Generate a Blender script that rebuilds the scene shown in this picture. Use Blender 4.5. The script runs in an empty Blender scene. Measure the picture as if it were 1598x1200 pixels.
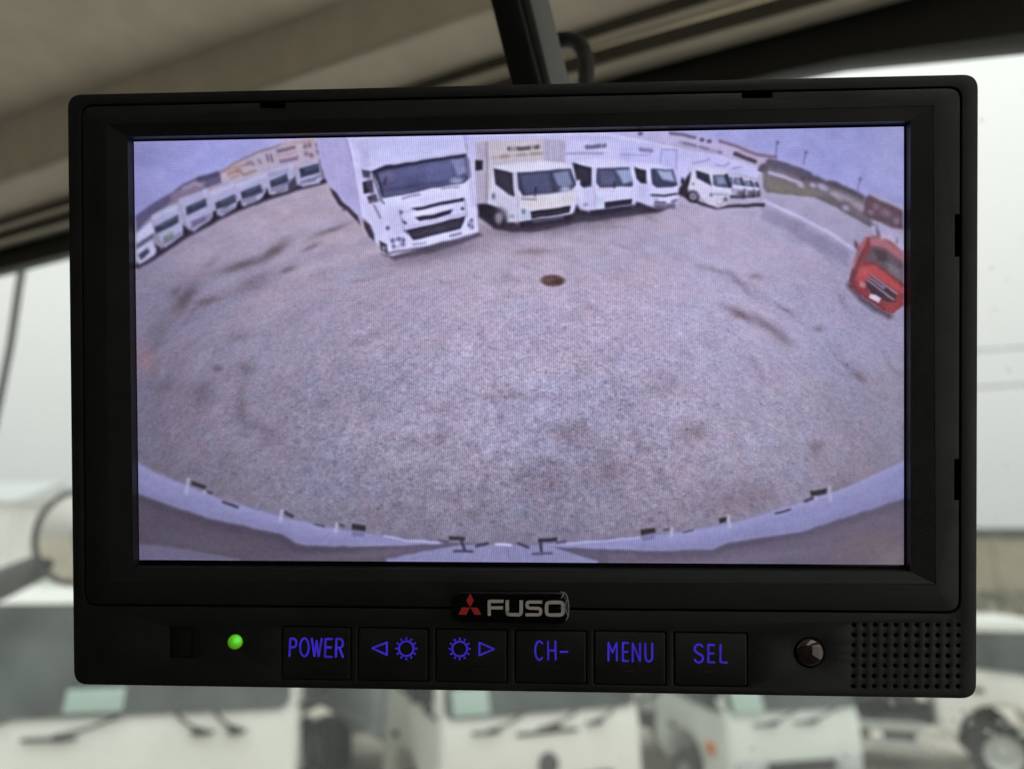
import bpy, bmesh, math, random
import numpy as np
from mathutils import Vector, Matrix, Euler

random.seed(7)
scene = bpy.context.scene
COL = scene.collection
R = math.radians

# ------------------------------------------------------------------ camera
FPX, CX, CY = 1240.0, 799.0, 600.0           # focal length in photo pixels, photo centre
PITCH = R(13.6)
CAMZ = 2.5
cam = bpy.data.cameras.new("camera")
cam_o = bpy.data.objects.new("camera", cam)
COL.objects.link(cam_o)
cam.sensor_width = 36.0
cam.lens = 36.0 * FPX / 1598.0
cam.clip_start = 0.01
cam.clip_end = 2000
cam_o.location = (0, 0, CAMZ)
cam_o.rotation_euler = (math.pi / 2 + PITCH, 0, 0)
cam.dof.use_dof = True
cam.dof.focus_distance = 0.1595
cam.dof.aperture_fstop = 12.3
scene.camera = cam_o

# ------------------------------------------------------------------ world: bright overcast
w = bpy.data.worlds.new("World")
scene.world = w
w.use_nodes = True
nt = w.node_tree
nt.nodes.clear()
out = nt.nodes.new("ShaderNodeOutputWorld")
bg = nt.nodes.new("ShaderNodeBackground")
# standard overcast sky: radiance grows with sin(elevation), three times brighter at the zenith than at the horizon
tc = nt.nodes.new("ShaderNodeTexCoord")
sep = nt.nodes.new("ShaderNodeSeparateXYZ")
mx = nt.nodes.new("ShaderNodeMath")
mx.operation = 'MAXIMUM'
mx.inputs[1].default_value = 0.0
ma = nt.nodes.new("ShaderNodeMath")
ma.operation = 'MULTIPLY_ADD'
ma.inputs[1].default_value = 2.0
ma.inputs[2].default_value = 1.0
ns = nt.nodes.new("ShaderNodeTexNoise")
ns.inputs["Scale"].default_value = 1.6
ns.inputs["Detail"].default_value = 4
rp = nt.nodes.new("ShaderNodeValToRGB")
rp.color_ramp.elements[0].position = 0.3
rp.color_ramp.elements[0].color = (0.90, 0.945, 0.94, 1)
rp.color_ramp.elements[1].position = 0.7
rp.color_ramp.elements[1].color = (1.02, 1.035, 0.995, 1)
mm_ = nt.nodes.new("ShaderNodeMath")
mm_.operation = 'MULTIPLY'
mm_.inputs[1].default_value = 0.53          # horizon radiance
nt.links.new(tc.outputs["Generated"], sep.inputs[0])
nt.links.new(sep.outputs["Z"], mx.inputs[0])
nt.links.new(mx.outputs[0], ma.inputs[0])
nt.links.new(ma.outputs[0], mm_.inputs[0])
nt.links.new(tc.outputs["Generated"], ns.inputs["Vector"])
nt.links.new(ns.outputs["Fac"], rp.inputs["Fac"])
nt.links.new(rp.outputs["Color"], bg.inputs["Color"])
nt.links.new(mm_.outputs[0], bg.inputs["Strength"])
nt.links.new(bg.outputs["Background"], out.inputs["Surface"])

scene.view_settings.view_transform = 'Standard'
scene.view_settings.look = 'None'
scene.view_settings.exposure = 0
scene.view_settings.gamma = 1
scene.render.engine = 'CYCLES'
scene.cycles.use_denoising = True
scene.cycles.use_adaptive_sampling = True
scene.cycles.adaptive_threshold = 0.03
scene.cycles.max_bounces = 5
scene.cycles.diffuse_bounces = 3
scene.cycles.transparent_max_bounces = 16
scene.cycles.sample_clamp_indirect = 6


# ------------------------------------------------------------------ pixel helpers
CP, SP = math.cos(PITCH), math.sin(PITCH)


def camdir(px, py):
    """world direction with unit depth along the optical axis through a photo pixel"""
    u, v = (px - CX) / FPX, (CY - py) / FPX
    return Vector((u, CP - v * SP, SP + v * CP))


CAMP = Vector((0, 0, CAMZ))


def at(px, py, depth):
    return CAMP + camdir(px, py) * depth


YAW = R(25)
CN = Vector((math.sin(YAW), math.cos(YAW), 0))      # cab forward
CR = Vector((math.cos(YAW), -math.sin(YAW), 0))     # cab right


def on_cab(px, py, dist):
    """point seen at a pixel on the upright plane dist metres ahead of the camera, across the cab"""
    d = camdir(px, py)
    return CAMP + d * (dist / d.dot(CN))


# ------------------------------------------------------------------ materials
def mat(name, col, rough=0.5, spec=0.5, metal=0.0, noise=0.0, nscale=60.0, bump=0.0, bscale=None, coat=0.0,
        emit=None, estr=0.0):
    m = bpy.data.materials.new(name)
    m.use_nodes = True
    t = m.node_tree
    b = t.nodes["Principled BSDF"]
    b.inputs["Base Color"].default_value = (*col, 1)
    b.inputs["Roughness"].default_value = rough
    b.inputs["Specular IOR Level"].default_value = spec
    b.inputs["Metallic"].default_value = metal
    b.inputs["Coat Weight"].default_value = coat
    if emit:
        b.inputs["Emission Color"].default_value = (*emit, 1)
        b.inputs["Emission Strength"].default_value = estr
    if noise or bump:
        c = t.nodes.new("ShaderNodeTexCoord")
        n = t.nodes.new("ShaderNodeTexNoise")
        n.inputs["Scale"].default_value = nscale
        n.inputs["Detail"].default_value = 6
        t.links.new(c.outputs["Object"], n.inputs["Vector"])
        if noise:
            r = t.nodes.new("ShaderNodeValToRGB")
            r.color_ramp.elements[0].position = 0.3
            r.color_ramp.elements[1].position = 0.7
            r.color_ramp.elements[0].color = (*[x * (1 - noise) for x in col], 1)
            r.color_ramp.elements[1].color = (*[min(1, x * (1 + noise)) for x in col], 1)
            t.links.new(n.outputs["Fac"], r.inputs["Fac"])
            t.links.new(r.outputs["Color"], b.inputs["Base Color"])
        if bump:
            n2 = t.nodes.new("ShaderNodeTexNoise")
            n2.inputs["Scale"].default_value = bscale or nscale
            n2.inputs["Detail"].default_value = 4
            t.links.new(c.outputs["Object"], n2.inputs["Vector"])
            bp = t.nodes.new("ShaderNodeBump")
            bp.inputs["Strength"].default_value = bump
            bp.inputs["Distance"].default_value = 0.0002
            t.links.new(n2.outputs["Fac"], bp.inputs["Height"])
            t.links.new(bp.outputs["Normal"], b.inputs["Normal"])
    return m


M = {}
M['plastic'] = mat('black_plastic', (0.0150, 0.0146, 0.0146), 0.45, 0.4, noise=0.12, nscale=300, bump=0.25, bscale=4500)
M['plastic_deep'] = mat('black_plastic_inner', (0.008, 0.008, 0.008), 0.6, 0.3)
M['button'] = mat('button_plastic', (0.014, 0.013, 0.0125), 0.45, 0.4, bump=0.2, bscale=4500)
M['gloss'] = mat('badge_black', (0.004, 0.004, 0.004), 0.12, 0.35)
M['silver'] = mat('badge_silver', (0.62, 0.57, 0.52), 0.4, 0.4)
M['film'] = mat('film_highlight', (0.42, 0.40, 0.37), 0.25, 0.6)
M['red'] = mat('badge_red', (0.62, 0.045, 0.045), 0.4, 0.4)
M['lit_blue'] = mat('lit_lettering', (0.03, 0.02, 0.1), 0.5, 0.2, emit=(0.055, 0.032, 0.72), estr=0.66)
M['sensor'] = mat('sensor_dome', (0.035, 0.016, 0.012), 0.06, 0.6, coat=1.0)
M['metal_arm'] = mat('arm_black', (0.004, 0.004, 0.004), 0.55, 0.2)
M['arm_grey'] = mat('arm_grey', (0.16, 0.16, 0.155), 0.5, 0.4)
M['cable'] = mat('cable_rubber', (0.02, 0.02, 0.02), 0.5, 0.4)
M['headliner'] = mat('headliner_fabric', (0.86, 0.78, 0.655), 0.9, 0.1, noise=0.06, nscale=40, bump=0.3, bscale=1500)
M['trim'] = mat('trim_beige', (0.80, 0.74, 0.61), 0.6, 0.3, noise=0.05, nscale=30)
M['painted_shade'] = mat('shade_strip_dark', (0.11, 0.10, 0.085), 0.7, 0.2, noise=0.1, nscale=40)
M['header'] = mat('header_black', (0.012, 0.012, 0.011), 0.5, 0.3, noise=0.1, nscale=40)
M['cabdark'] = mat('cab_grey', (0.06, 0.058, 0.055), 0.8, 0.2, noise=0.1, nscale=20)
M['dash'] = mat('dash_pale', (0.76, 0.73, 0.66), 0.8, 0.2, noise=0.05, nscale=20)
M['white'] = mat('white_paint', (0.84, 0.845, 0.79), 0.35, 0.5, coat=0.3, noise=0.04, nscale=3)
M['white2'] = mat('white_paint_cool', (0.76, 0.81, 0.765), 0.4, 0.5, coat=0.2, noise=0.05, nscale=3)
M['boxwhite'] = mat('box_white', (0.68, 0.74, 0.68), 0.5, 0.4, noise=0.06, nscale=2)
M['boxgrey'] = mat('box_grey', (0.46, 0.51, 0.55), 0.5, 0.4, noise=0.08, nscale=2)
M['tglass'] = mat('truck_glass', (0.055, 0.07, 0.068), 0.12, 0.5, noise=0.6, nscale=2.2)
M['black'] = mat('rubber_black', (0.02, 0.02, 0.02), 0.6, 0.3, noise=0.2, nscale=10)
M['grille'] = mat('grille_black', (0.035, 0.035, 0.035), 0.5, 0.4, noise=0.2, nscale=8)
M['chassis'] = mat('chassis_grey', (0.07, 0.075, 0.075), 0.6, 0.3, noise=0.4, nscale=6)
M['rim'] = mat('rim_silver', (0.5, 0.52, 0.5), 0.4, 0.5, metal=0.2, noise=0.1, nscale=12)
M['lamp'] = mat('headlamp', (0.55, 0.58, 0.58), 0.1, 0.6, coat=0.6)
M['orange'] = mat('signal_orange', (0.75, 0.22, 0.05), 0.3, 0.5)
M['sky_patch'] = mat('pale_teal_sky_patch', (0.42, 0.55, 0.50), 0.6, 0.2)
M['chrome'] = mat('emblem_grey', (0.12, 0.12, 0.13), 0.3, 0.5, metal=0.6)
M['mirror'] = mat('mirror_glass', (0.62, 0.6, 0.55), 0.03, 0.5, metal=1.0)
M['gravel'] = mat('gravel', (0.52, 0.49, 0.42), 0.95, 0.1, noise=0.35, nscale=1.2)
M['warehouse'] = mat('roof_sheet', (0.62, 0.65, 0.65), 0.7, 0.2, noise=0.06, nscale=0.4)
M['tanwall'] = mat('tan_wall', (0.38, 0.34, 0.25), 0.8, 0.2, noise=0.12, nscale=0.6)
M['darkroof'] = mat('dark_roof', (0.08, 0.08, 0.075), 0.7, 0.2, noise=0.2, nscale=1)
M['leaf'] = mat('hedge_leaf', (0.07, 0.09, 0.045), 0.8, 0.2, noise=0.5, nscale=3)
M['house'] = mat('house_wall', (0.82, 0.83, 0.80), 0.8, 0.2, noise=0.08, nscale=0.8)
M['wire'] = mat('wire_black', (0.05, 0.05, 0.05), 0.6, 0.2)
M['lint'] = mat('lint', (0.55, 0.52, 0.47), 0.9, 0.1)
M['drop'] = mat('water_speck', (0.8, 0.82, 0.8), 0.1, 0.5)
M['drop'].node_tree.nodes['Principled BSDF'].inputs['Transmission Weight'].default_value = 0.9
M['drop'].node_tree.nodes['Principled BSDF'].inputs['IOR'].default_value = 1.15

# handled plastic: gloss varies in smears
for key in ('plastic', 'button'):
    t = M[key].node_tree
    c_ = t.nodes.new("ShaderNodeTexCoord")
    n_ = t.nodes.new("ShaderNodeTexNoise")
    n_.inputs["Scale"].default_value = 55
    n_.inputs["Detail"].default_value = 8
    n_.inputs["Roughness"].default_value = 0.65
    m_ = t.nodes.new("ShaderNodeMapRange")
    m_.inputs["From Min"].default_value = 0.3
    m_.inputs["From Max"].default_value = 0.7
    m_.inputs["To Min"].default_value = 0.30
    m_.inputs["To Max"].default_value = 0.62
    t.links.new(c_.outputs["Object"], n_.inputs["Vector"])
    t.links.new(n_.outputs["Fac"], m_.inputs["Value"])
    t.links.new(m_.outputs["Result"], t.nodes["Principled BSDF"].inputs["Roughness"])
# backlight behind the keys is uneven
t = M['lit_blue'].node_tree
c_ = t.nodes.new("ShaderNodeTexCoord")
n_ = t.nodes.new("ShaderNodeTexNoise")
n_.inputs["Scale"].default_value = 330
m_ = t.nodes.new("ShaderNodeMapRange")
m_.inputs["From Min"].default_value = 0.3
m_.inputs["From Max"].default_value = 0.7
m_.inputs["To Min"].default_value = 0.34
m_.inputs["To Max"].default_value = 0.68
t.links.new(c_.outputs["Object"], n_.inputs["Vector"])
t.links.new(n_.outputs["Fac"], m_.inputs["Value"])
t.links.new(m_.outputs["Result"], t.nodes["Principled BSDF"].inputs["Emission Strength"])

# LED: green with a hot spot towards its lit side
M['led'] = mat('led_green', (0.12, 0.3, 0.02), 0.25, 0.5, emit=(0.07, 0.34, 0.004), estr=0.85)

# own windscreen: thin clear sheet, faint reflection, thin dusty veil painting the haze over the view
gm = bpy.data.materials.new('windscreen_glass')
gm.use_nodes = True
t = gm.node_tree
t.nodes.clear()
o_ = t.nodes.new("ShaderNodeOutputMaterial")
tr = t.nodes.new("ShaderNodeBsdfTransparent")
tr.inputs["Color"].default_value = (0.97, 0.985, 0.965, 1)
gl = t.nodes.new("ShaderNodeBsdfGlossy")
gl.inputs["Roughness"].default_value = 0.02
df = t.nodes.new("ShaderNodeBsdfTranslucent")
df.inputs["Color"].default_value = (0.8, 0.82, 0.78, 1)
m1 = t.nodes.new("ShaderNodeMixShader")
m2 = t.nodes.new("ShaderNodeMixShader")
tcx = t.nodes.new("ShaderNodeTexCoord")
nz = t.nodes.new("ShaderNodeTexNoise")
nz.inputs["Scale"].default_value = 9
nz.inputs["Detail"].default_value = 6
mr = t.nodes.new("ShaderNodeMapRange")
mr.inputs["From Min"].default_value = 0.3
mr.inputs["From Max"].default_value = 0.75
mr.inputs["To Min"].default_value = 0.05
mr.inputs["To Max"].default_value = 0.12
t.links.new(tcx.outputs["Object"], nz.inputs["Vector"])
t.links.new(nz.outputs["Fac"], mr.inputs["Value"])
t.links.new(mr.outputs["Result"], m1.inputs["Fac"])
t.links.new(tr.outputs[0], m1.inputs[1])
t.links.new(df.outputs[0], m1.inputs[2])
m2.inputs["Fac"].default_value = 0.03
t.links.new(m1.outputs[0], m2.inputs[1])
t.links.new(gl.outputs[0], m2.inputs[2])
t.links.new(m2.outputs[0], o_.inputs["Surface"])
M['windscreen'] = gm


# ------------------------------------------------------------------ mesh helpers
def link(name, me, material, parent=None, smooth=None):
    o = bpy.data.objects.new(name, me)
    COL.objects.link(o)
    if material is not None:
        me.materials.append(M[material] if isinstance(material, str) else material)
    if parent is not None:
        o.parent = parent
    if smooth is not None:
        for p in me.polygons:
            p.use_smooth = True
        me.set_sharp_from_angle(angle=R(smooth))
    return o


def from_bm(name, bm, material, parent=None, smooth=None):
    bmesh.ops.recalc_face_normals(bm, faces=bm.faces)
    me = bpy.data.meshes.new(name)
    bm.to_mesh(me)
    bm.free()
    return link(name, me, material, parent, smooth)


def pydata(name, v, f, material, parent=None, smooth=None):
    me = bpy.data.meshes.new(name)
    me.from_pydata([tuple(x) for x in v], [], f)
    me.update()
    return link(name, me, material, parent, smooth)


def empty(name, matrix=None, loc=(0, 0, 0), rz=0.0):
    o = bpy.data.objects.new(name, None)
    COL.objects.link(o)
    o.empty_display_size = 0.05
    if matrix is not None:
        o.matrix_world = matrix
    else:
        o.location = loc
        o.rotation_euler = (0, 0, rz)
    return o


def tag(o, label=None, cat=None, group=None, kind=None):
    if label: o["label"] = label
    if cat: o["category"] = cat
    if group: o["group"] = group
    if kind: o["kind"] = kind
    return o


def bm_box(bm, c, s, rot=None, bevel=0.0):
    r = bmesh.ops.create_cube(bm, size=1.0)
    vs = r['verts']
    bmesh.ops.scale(bm, vec=s, verts=vs)
    if bevel:
        es = list({e for v in vs for e in v.link_edges})
        r2 = bmesh.ops.bevel(bm, geom=es, offset=bevel, segments=2, affect='EDGES', profile=0.5)
        vs = list({v for f in r2['faces'] for v in f.verts} | {v for v in vs if v.is_valid})
    if rot is not None:
        bmesh.ops.rotate(bm, cent=(0, 0, 0), matrix=rot, verts=vs)
    bmesh.ops.translate(bm, vec=c, verts=vs)
    return vs


def box(name, c, s, material, parent=None, rot=None, bevel=0.0):
    bm = bmesh.new()
    bm_box(bm, c, s, rot, bevel)
    return from_bm(name, bm, material, parent, 40 if bevel else None)


def tube_geo(pts, r, seg=12, caps=True):
    """vertices, faces of a tube along a polyline; r may be a list"""
    pts = [Vector(p) for p in pts]
    v, f = [], []
    n = len(pts)
    prev = None
    for i, p in enumerate(pts):
        d = (pts[min(i + 1, n - 1)] - pts[max(i - 1, 0)]).normalized()
        if prev is None:
            a = d.orthogonal().normalized()
        else:
            a = (prev - d * prev.dot(d)).normalized()
        prev = a
        b = d.cross(a)
        rr = r[i] if isinstance(r, (list, tuple)) else r
        for k in range(seg):
            th = 2 * math.pi * k / seg
            v.append(p + (a * math.cos(th) + b * math.sin(th)) * rr)
    for i in range(n - 1):
        for k in range(seg):
            k2 = (k + 1) % seg
            f.append((i * seg + k, i * seg + k2, (i + 1) * seg + k2, (i + 1) * seg + k))
    if caps:
        f.append(tuple(range(seg))[::-1])
        f.append(tuple(range((n - 1) * seg, n * seg)))
    return v, f


def tube(name, pts, r, material, parent=None, seg=12):
    v, f = tube_geo(pts, r, seg)
    return pydata(name, v, f, material, parent, 50)


# ------------------------------------------------------------------ own cab: headliner, mouldings, header
ST = [-500, -200, 0, 105, 250, 400, 550, 700, 830, 960, 1100, 1220, 1320, 1400, 1500, 1598, 1750, 2000]


def line_y(ctrl, x):
    xs = [c[0] for c in ctrl]
    ys = [c[1] for c in ctrl]
    if x <= xs[0]:
        return ys[0] + (x - xs[0]) * (ys[1] - ys[0]) / (xs[1] - xs[0])
    if x >= xs[-1]:
        return ys[-1] + (x - xs[-1]) * (ys[-1] - ys[-2]) / (xs[-1] - xs[-2])
    return float(np.interp(x, xs, ys))


LB = [(0, 345), (105, 312), (700, 117), (1060, 0)]
LC = [(0, 368), (105, 337), (930, 86), (1234, 0)]
LD = [(0, 389), (105, 361), (960, 122), (1413, 0)]
LE = [(0, 433), (105, 406), (500, 306), (900, 208), (1220, 132), (1320, 113), (1420, 103), (1500, 96), (1598, 86), (1750, 70)]


def lerp_line(a, b, s):
    return lambda x: line_y(a, x) * (1 - s) + line_y(b, x) * s


def loft(name, rows, material, smooth=60):
    """rows: list of (y(x), dist); dist may be None with an explicit height"""
    v, f = [], []
    for fy, dist in rows:
        for x in ST:
            v.append(on_cab(x, fy(x), dist) if fy else None)
    n = len(ST)
    for i in range(len(rows) - 1):
        for k in range(n - 1):
            f.append((i * n + k, i * n + k + 1, (i + 1) * n + k + 1, (i + 1) * n + k))
    return v, f, n


# headliner: flat ceiling, soft step down, lower lip
up = lambda x: 192 - 0.352 * x
dn = lambda x: 292 - 0.350 * x
rows = [(lambda x: 178 - 0.352 * x, 0.350), (up, 0.357)]
for s in (0.12, 0.28, 0.45, 0.62, 0.78, 0.9):
    e = 0.357 + 0.010 * s
    rows.append((lambda x, s=s: up(x) * (1 - s) + dn(x) * s, e + 0.006 * (s - 0.5) * 0))
rows += [(dn, 0.370), (lambda x: dn(x) * 0.6 + line_y(LB, x) * 0.4, 0.383), (lambda x: line_y(LB, x) - 6, 0.3985),
         (lambda x: line_y(LB, x), 0.4005), (lambda x: line_y(LB, x) - 8, 0.403)]
v, f, n = loft('headliner', rows, 'headliner')
# carry the ceiling back over the camera
base = len(v)
for k in range(n):
    p = v[k]
    xr = (p - CAMP).dot(CR)
    v.append(CAMP + CR * xr + CN * 0.10 + Vector((0, 0, 0.375)))
for k in range(n):
    p = v[k]
    xr = (p - CAMP).dot(CR)
    v.append(CAMP + CR * xr + CN * (-0.95) + Vector((0, 0, 0.40)))
for k in range(n - 1):
    f.append((base + k, base + k + 1, k + 1, k))
    f.append((base + n + k, base + n + k + 1, base + k + 1, base + k))
o = pydata('ceiling', v, f, 'headliner', None, 70)
tag(o, 'beige fabric cab ceiling with a soft step above the windscreen', 'ceiling', kind='structure')


def roll(name, la, lb, d0, d1, label, shade_label):
    # starts tucked behind the lip above, swells towards the cabin, curls under to face down
    rows = [(lambda x: line_y(la, x) - 8, d0 + 0.004)]
    for s, e in ((0.0, 0.0040), (0.2, 0.0038), (0.38, 0.0040), (0.52, 0.0052), (0.66, 0.0078), (0.8, 0.0115), (0.9, 0.0145), (1.0, 0.018)):
        rows.append((lambda x, s=s: line_y(la, x) * (1 - s) + line_y(lb, x) * s, d0 + e * d1))
    rows.append((lambda x: line_y(lb, x) - 1.5, d0 + 0.021 * d1))
    sv, sf, n = loft('shade_strip', [(lambda x: line_y(la, x) - 8, d0 + 0.0034), (lambda x: line_y(la, x), d0 + 0.0032),
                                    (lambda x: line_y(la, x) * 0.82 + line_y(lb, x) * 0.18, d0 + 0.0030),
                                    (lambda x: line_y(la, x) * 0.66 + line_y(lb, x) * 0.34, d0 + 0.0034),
                                    (lambda x: line_y(la, x) * 0.62 + line_y(lb, x) * 0.38, d0 + 0.0046)], 'painted_shade')
    so_ = pydata('shade_strip', sv, sf, 'painted_shade', None, 75)  # dark colour paints the shade under the overlapping edge above
    tag(so_, shade_label, 'shade strip')
    v, f, n = loft(name, rows, 'trim')
    o = pydata(name, v, f, 'trim', None, 75)
    return tag(o, label, 'trim moulding')


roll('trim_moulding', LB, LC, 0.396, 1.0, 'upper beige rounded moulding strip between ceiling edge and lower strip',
     'upper dark strip painting the shade directly under the ceiling edge')
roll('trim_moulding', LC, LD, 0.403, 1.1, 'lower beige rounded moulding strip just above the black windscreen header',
     'lower dark strip painting the shade between the two beige mouldings')
rows = [(lambda x: line_y(LD, x) - 6, 0.428)]
N = 12
for i in range(N + 1):
    s = i / N
    dd = 0.424 - 0.004 * s + (0.032 * ((s - 0.74) / 0.26) ** 1.7 if s > 0.74 else 0.0)
    rows.append((lambda x, s=s: line_y(LD, x) * (1 - s) + line_y(LE, x) * s, dd))
rows.append((lambda x: line_y(LE, x) - 3, 0.464))
rows.append((lambda x: line_y(LE, x) - 16, 0.470))
v, f, n = loft('windscreen_header', rows, 'header')
o = pydata('windscreen_header', v, f, 'header', None, 75)
tag(o, 'black header trim running along the top edge of the windscreen', 'header trim')


# cab shell behind and beside the camera (real enclosure, shades the monitor's face)
def cabpt(x, y, z):
    return CAMP + CR * x + CN * y + Vector((0, 0, z))


def cabquad(name, pts, material, label, cat='wall'):
    v = [cabpt(*p) for p in pts]
    o = pydata(name, v, [tuple(range(len(v)))], material)
    return tag(o, label, cat, kind='structure')


XL, XR, YB = -1.9, 0.62, -0.95
cabquad('wall_back', [(XL, YB, -1.6), (XR, YB, -1.6), (XR, YB, 0.42), (XL, YB, 0.42)], 'cabdark',
        'dark grey rear wall of the cab behind the seat')


def side_wall(name, x, label):
    # window opening between y -0.15..0.75, z -0.45..0.22
    y0, y1, z0, z1 = -0.5, 0.62, -0.55, 0.24
    Y1 = 1.1
    rects = [((YB, -1.6), (Y1, z0)), ((YB, z0), (y0, z1)), ((y1, z0), (Y1 - 0.3, z1)), ((YB, z1), (0.6, 0.45))]
    v, f = [], []
    for (a, b), (c, d) in rects:
        i = len(v)
        v += [cabpt(x, a, b), cabpt(x, c, b), cabpt(x, c, d), cabpt(x, a, d)]
        f.append((i, i + 1, i + 2, i + 3))
    o = pydata(name, v, f, 'cabdark')
    return tag(o, label, 'wall', kind='structure')


side_wall('wall_right', XR, 'dark grey right door and pillar with window opening')
side_wall('wall_left', XL, 'dark grey left door and pillar with window opening')
cabquad('cab_floor', [(XL, YB, -1.55), (XR, YB, -1.55), (XR, 1.2, -1.55), (XL, 1.2, -1.55)], 'cabdark',
        'dark grey cab floor', 'floor')
v = [cabpt(XL, 0.62, -0.62), cabpt(XR, 0.62, -0.62), cabpt(XR, 1.05, -0.62), cabpt(XL, 1.05, -0.62),
     cabpt(XL, 0.55, -1.55), cabpt(XR, 0.55, -1.55), cabpt(XR, 1.1, -1.55), cabpt(XL, 1.1, -1.55)]
o = pydata('dashboard', v, [(0, 1, 2, 3), (0, 1, 5, 4), (3, 2, 6, 7)], 'dash')
tag(o, 'pale grey dashboard below the windscreen', 'dashboard', kind='structure')

# windscreen pane with water specks
GT = (0.470, 0.31)     # top: forward, up
GB = (0.98, -0.64)


def glass_pt(x, s):
    return cabpt(x, GT[0] + (GB[0] - GT[0]) * s, GT[1] + (GB[1] - GT[1]) * s)


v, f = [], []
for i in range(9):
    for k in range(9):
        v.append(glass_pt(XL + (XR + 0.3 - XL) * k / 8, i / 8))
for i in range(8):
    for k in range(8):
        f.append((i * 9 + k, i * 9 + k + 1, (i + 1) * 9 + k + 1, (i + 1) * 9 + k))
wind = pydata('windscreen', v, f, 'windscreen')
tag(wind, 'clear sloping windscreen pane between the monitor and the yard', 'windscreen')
gn = (Vector((0, 0, 0)) + CN * -(GT[1] - GB[1]) + Vector((0, 0, 1)) * -(GB[0] - GT[0])).normalized()


def glass_hit(px, py):
    d = camdir(px, py)
    p0 = glass_pt(0, 0)
    return CAMP + d * ((p0 - CAMP).dot(gn) / d.dot(gn))


v, f = [], []
rs = random.Random(3)
spots = []
for i in range(34):
    spots.append((rs.uniform(1300, 1600), rs.uniform(1090, 1205), rs.uniform(0.0006, 0.0015)))
for i in range(12):
    spots.append((rs.uniform(1530, 1600), rs.uniform(130, 1090), rs.uniform(0.0006, 0.0014)))
for i in range(30):
    spots.append((rs.uniform(0, 1300), rs.uniform(1095, 1200), rs.uniform(0.0005, 0.0012)))
for px, py, r in spots:
    p = glass_hit(px, py)
    a = gn.orthogonal().normalized()
    b = gn.cross(a)
    i0 = len(v)
    el = rs.uniform(1, 1.8)
    for k in range(8):
        th = k * math.pi / 4
        v.append(p + a * (math.cos(th) * r) + b * (math.sin(th) * r * el) - gn * 0.0004)
    v.append(p - gn * (0.0004 + r * 0.6))
    for k in range(8):
        f.append((i0 + k, i0 + (k + 1) % 8, i0 + 8))
o = pydata('water_specks', v, f, 'drop', None, 80)
tag(o, 'tiny dried water specks scattered over the windscreen', 'specks', kind='stuff')

# ------------------------------------------------------------------ the monitor
# pose solved from the photographed corners (183 x 122 mm case)
MW, MH = 0.183, 0.1223
r1 = Vector((0.99874823, 0.00366301, -0.04988542))
r2 = Vector((-0.00407879, 0.99991704, -0.01221826))
r2 = (r2 - r1 * r1.dot(r2)).normalized()
tt = Vector((-0.00018132, -0.0010052, 0.16023453))


def c2w(vv):      # camera (right, up, depth) -> world direction
    return Vector((vv.x, CP * vv.z - SP * vv.y, SP * vv.z + CP * vv.y))


X_, Y_ = c2w(r1), c2w(r2)
Z_ = X_.cross(Y_)
Opos = CAMP + c2w(tt)
MM = Matrix(((X_.x, Y_.x, Z_.x, Opos.x), (X_.y, Y_.y, Z_.y, Opos.y), (X_.z, Y_.z, Z_.z, Opos.z), (0, 0, 0, 1)))
MI = MM.inverted()
CAML = MI @ CAMP


def L(px, py, z=0.0):
    """photo pixel -> monitor-local point on the plane z"""
    d = MI.to_3x3() @ camdir(px, py)
    k = (z - CAML.z) / d.z
    return CAML + d * k


mon = empty('monitor', MM)
tag(mon, 'black rear view monitor with lit yard picture and row of buttons', 'monitor')


def rrect(corners, r, seg=6):
    """rounded quad from four 2D corners (TL, TR, BR, BL)"""
    pts = []
    n = len(corners)
    for i in range(n):
        p = Vector(corners[i][:2])
        a = (Vector(corners[i - 1][:2]) - p).normalized()
        b = (Vector(corners[(i + 1) % n][:2]) - p).normalized()
        p0, p1 = p + a * r, p + b * r
        for k in range(seg + 1):
            s = k / seg
            q = p0 * (1 - s) ** 2 + p * 2 * s * (1 - s) + p1 * s ** 2
            # pull towards a circular arc
            pts.append(q)
    return pts


def area2(lp):
    return sum(lp[i - 1][0] * lp[i][1] - lp[i][0] * lp[i - 1][1] for i in range(len(lp)))


def clean(lp):
    o_ = []
    for p in lp:
        p = (p[0], p[1])
        if not o_ or math.hypot(p[0] - o_[-1][0], p[1] - o_[-1][1]) > 1e-6:
            o_.append(p)
    if math.hypot(o_[0][0] - o_[-1][0], o_[0][1] - o_[-1][1]) < 1e-6:
        o_.pop()
    return o_


def inset(lp, d):
    """offset to the left of the walking direction"""
    r_ = []
    n = len(lp)
    for i in range(n):
        p = Vector(lp[i])
        a = (p - Vector(lp[i - 1])).normalized()
        b = (Vector(lp[(i + 1) % n]) - p).normalized()
        na, nb = Vector((-a.y, a.x)), Vector((-b.y, b.x))
        m = (na + nb)
        m = m / max(0.5, m.dot(na)) if m.length > 1e-6 else na
        r_.append((p.x + m.x * d, p.y + m.y * d))
    return r_


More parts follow.
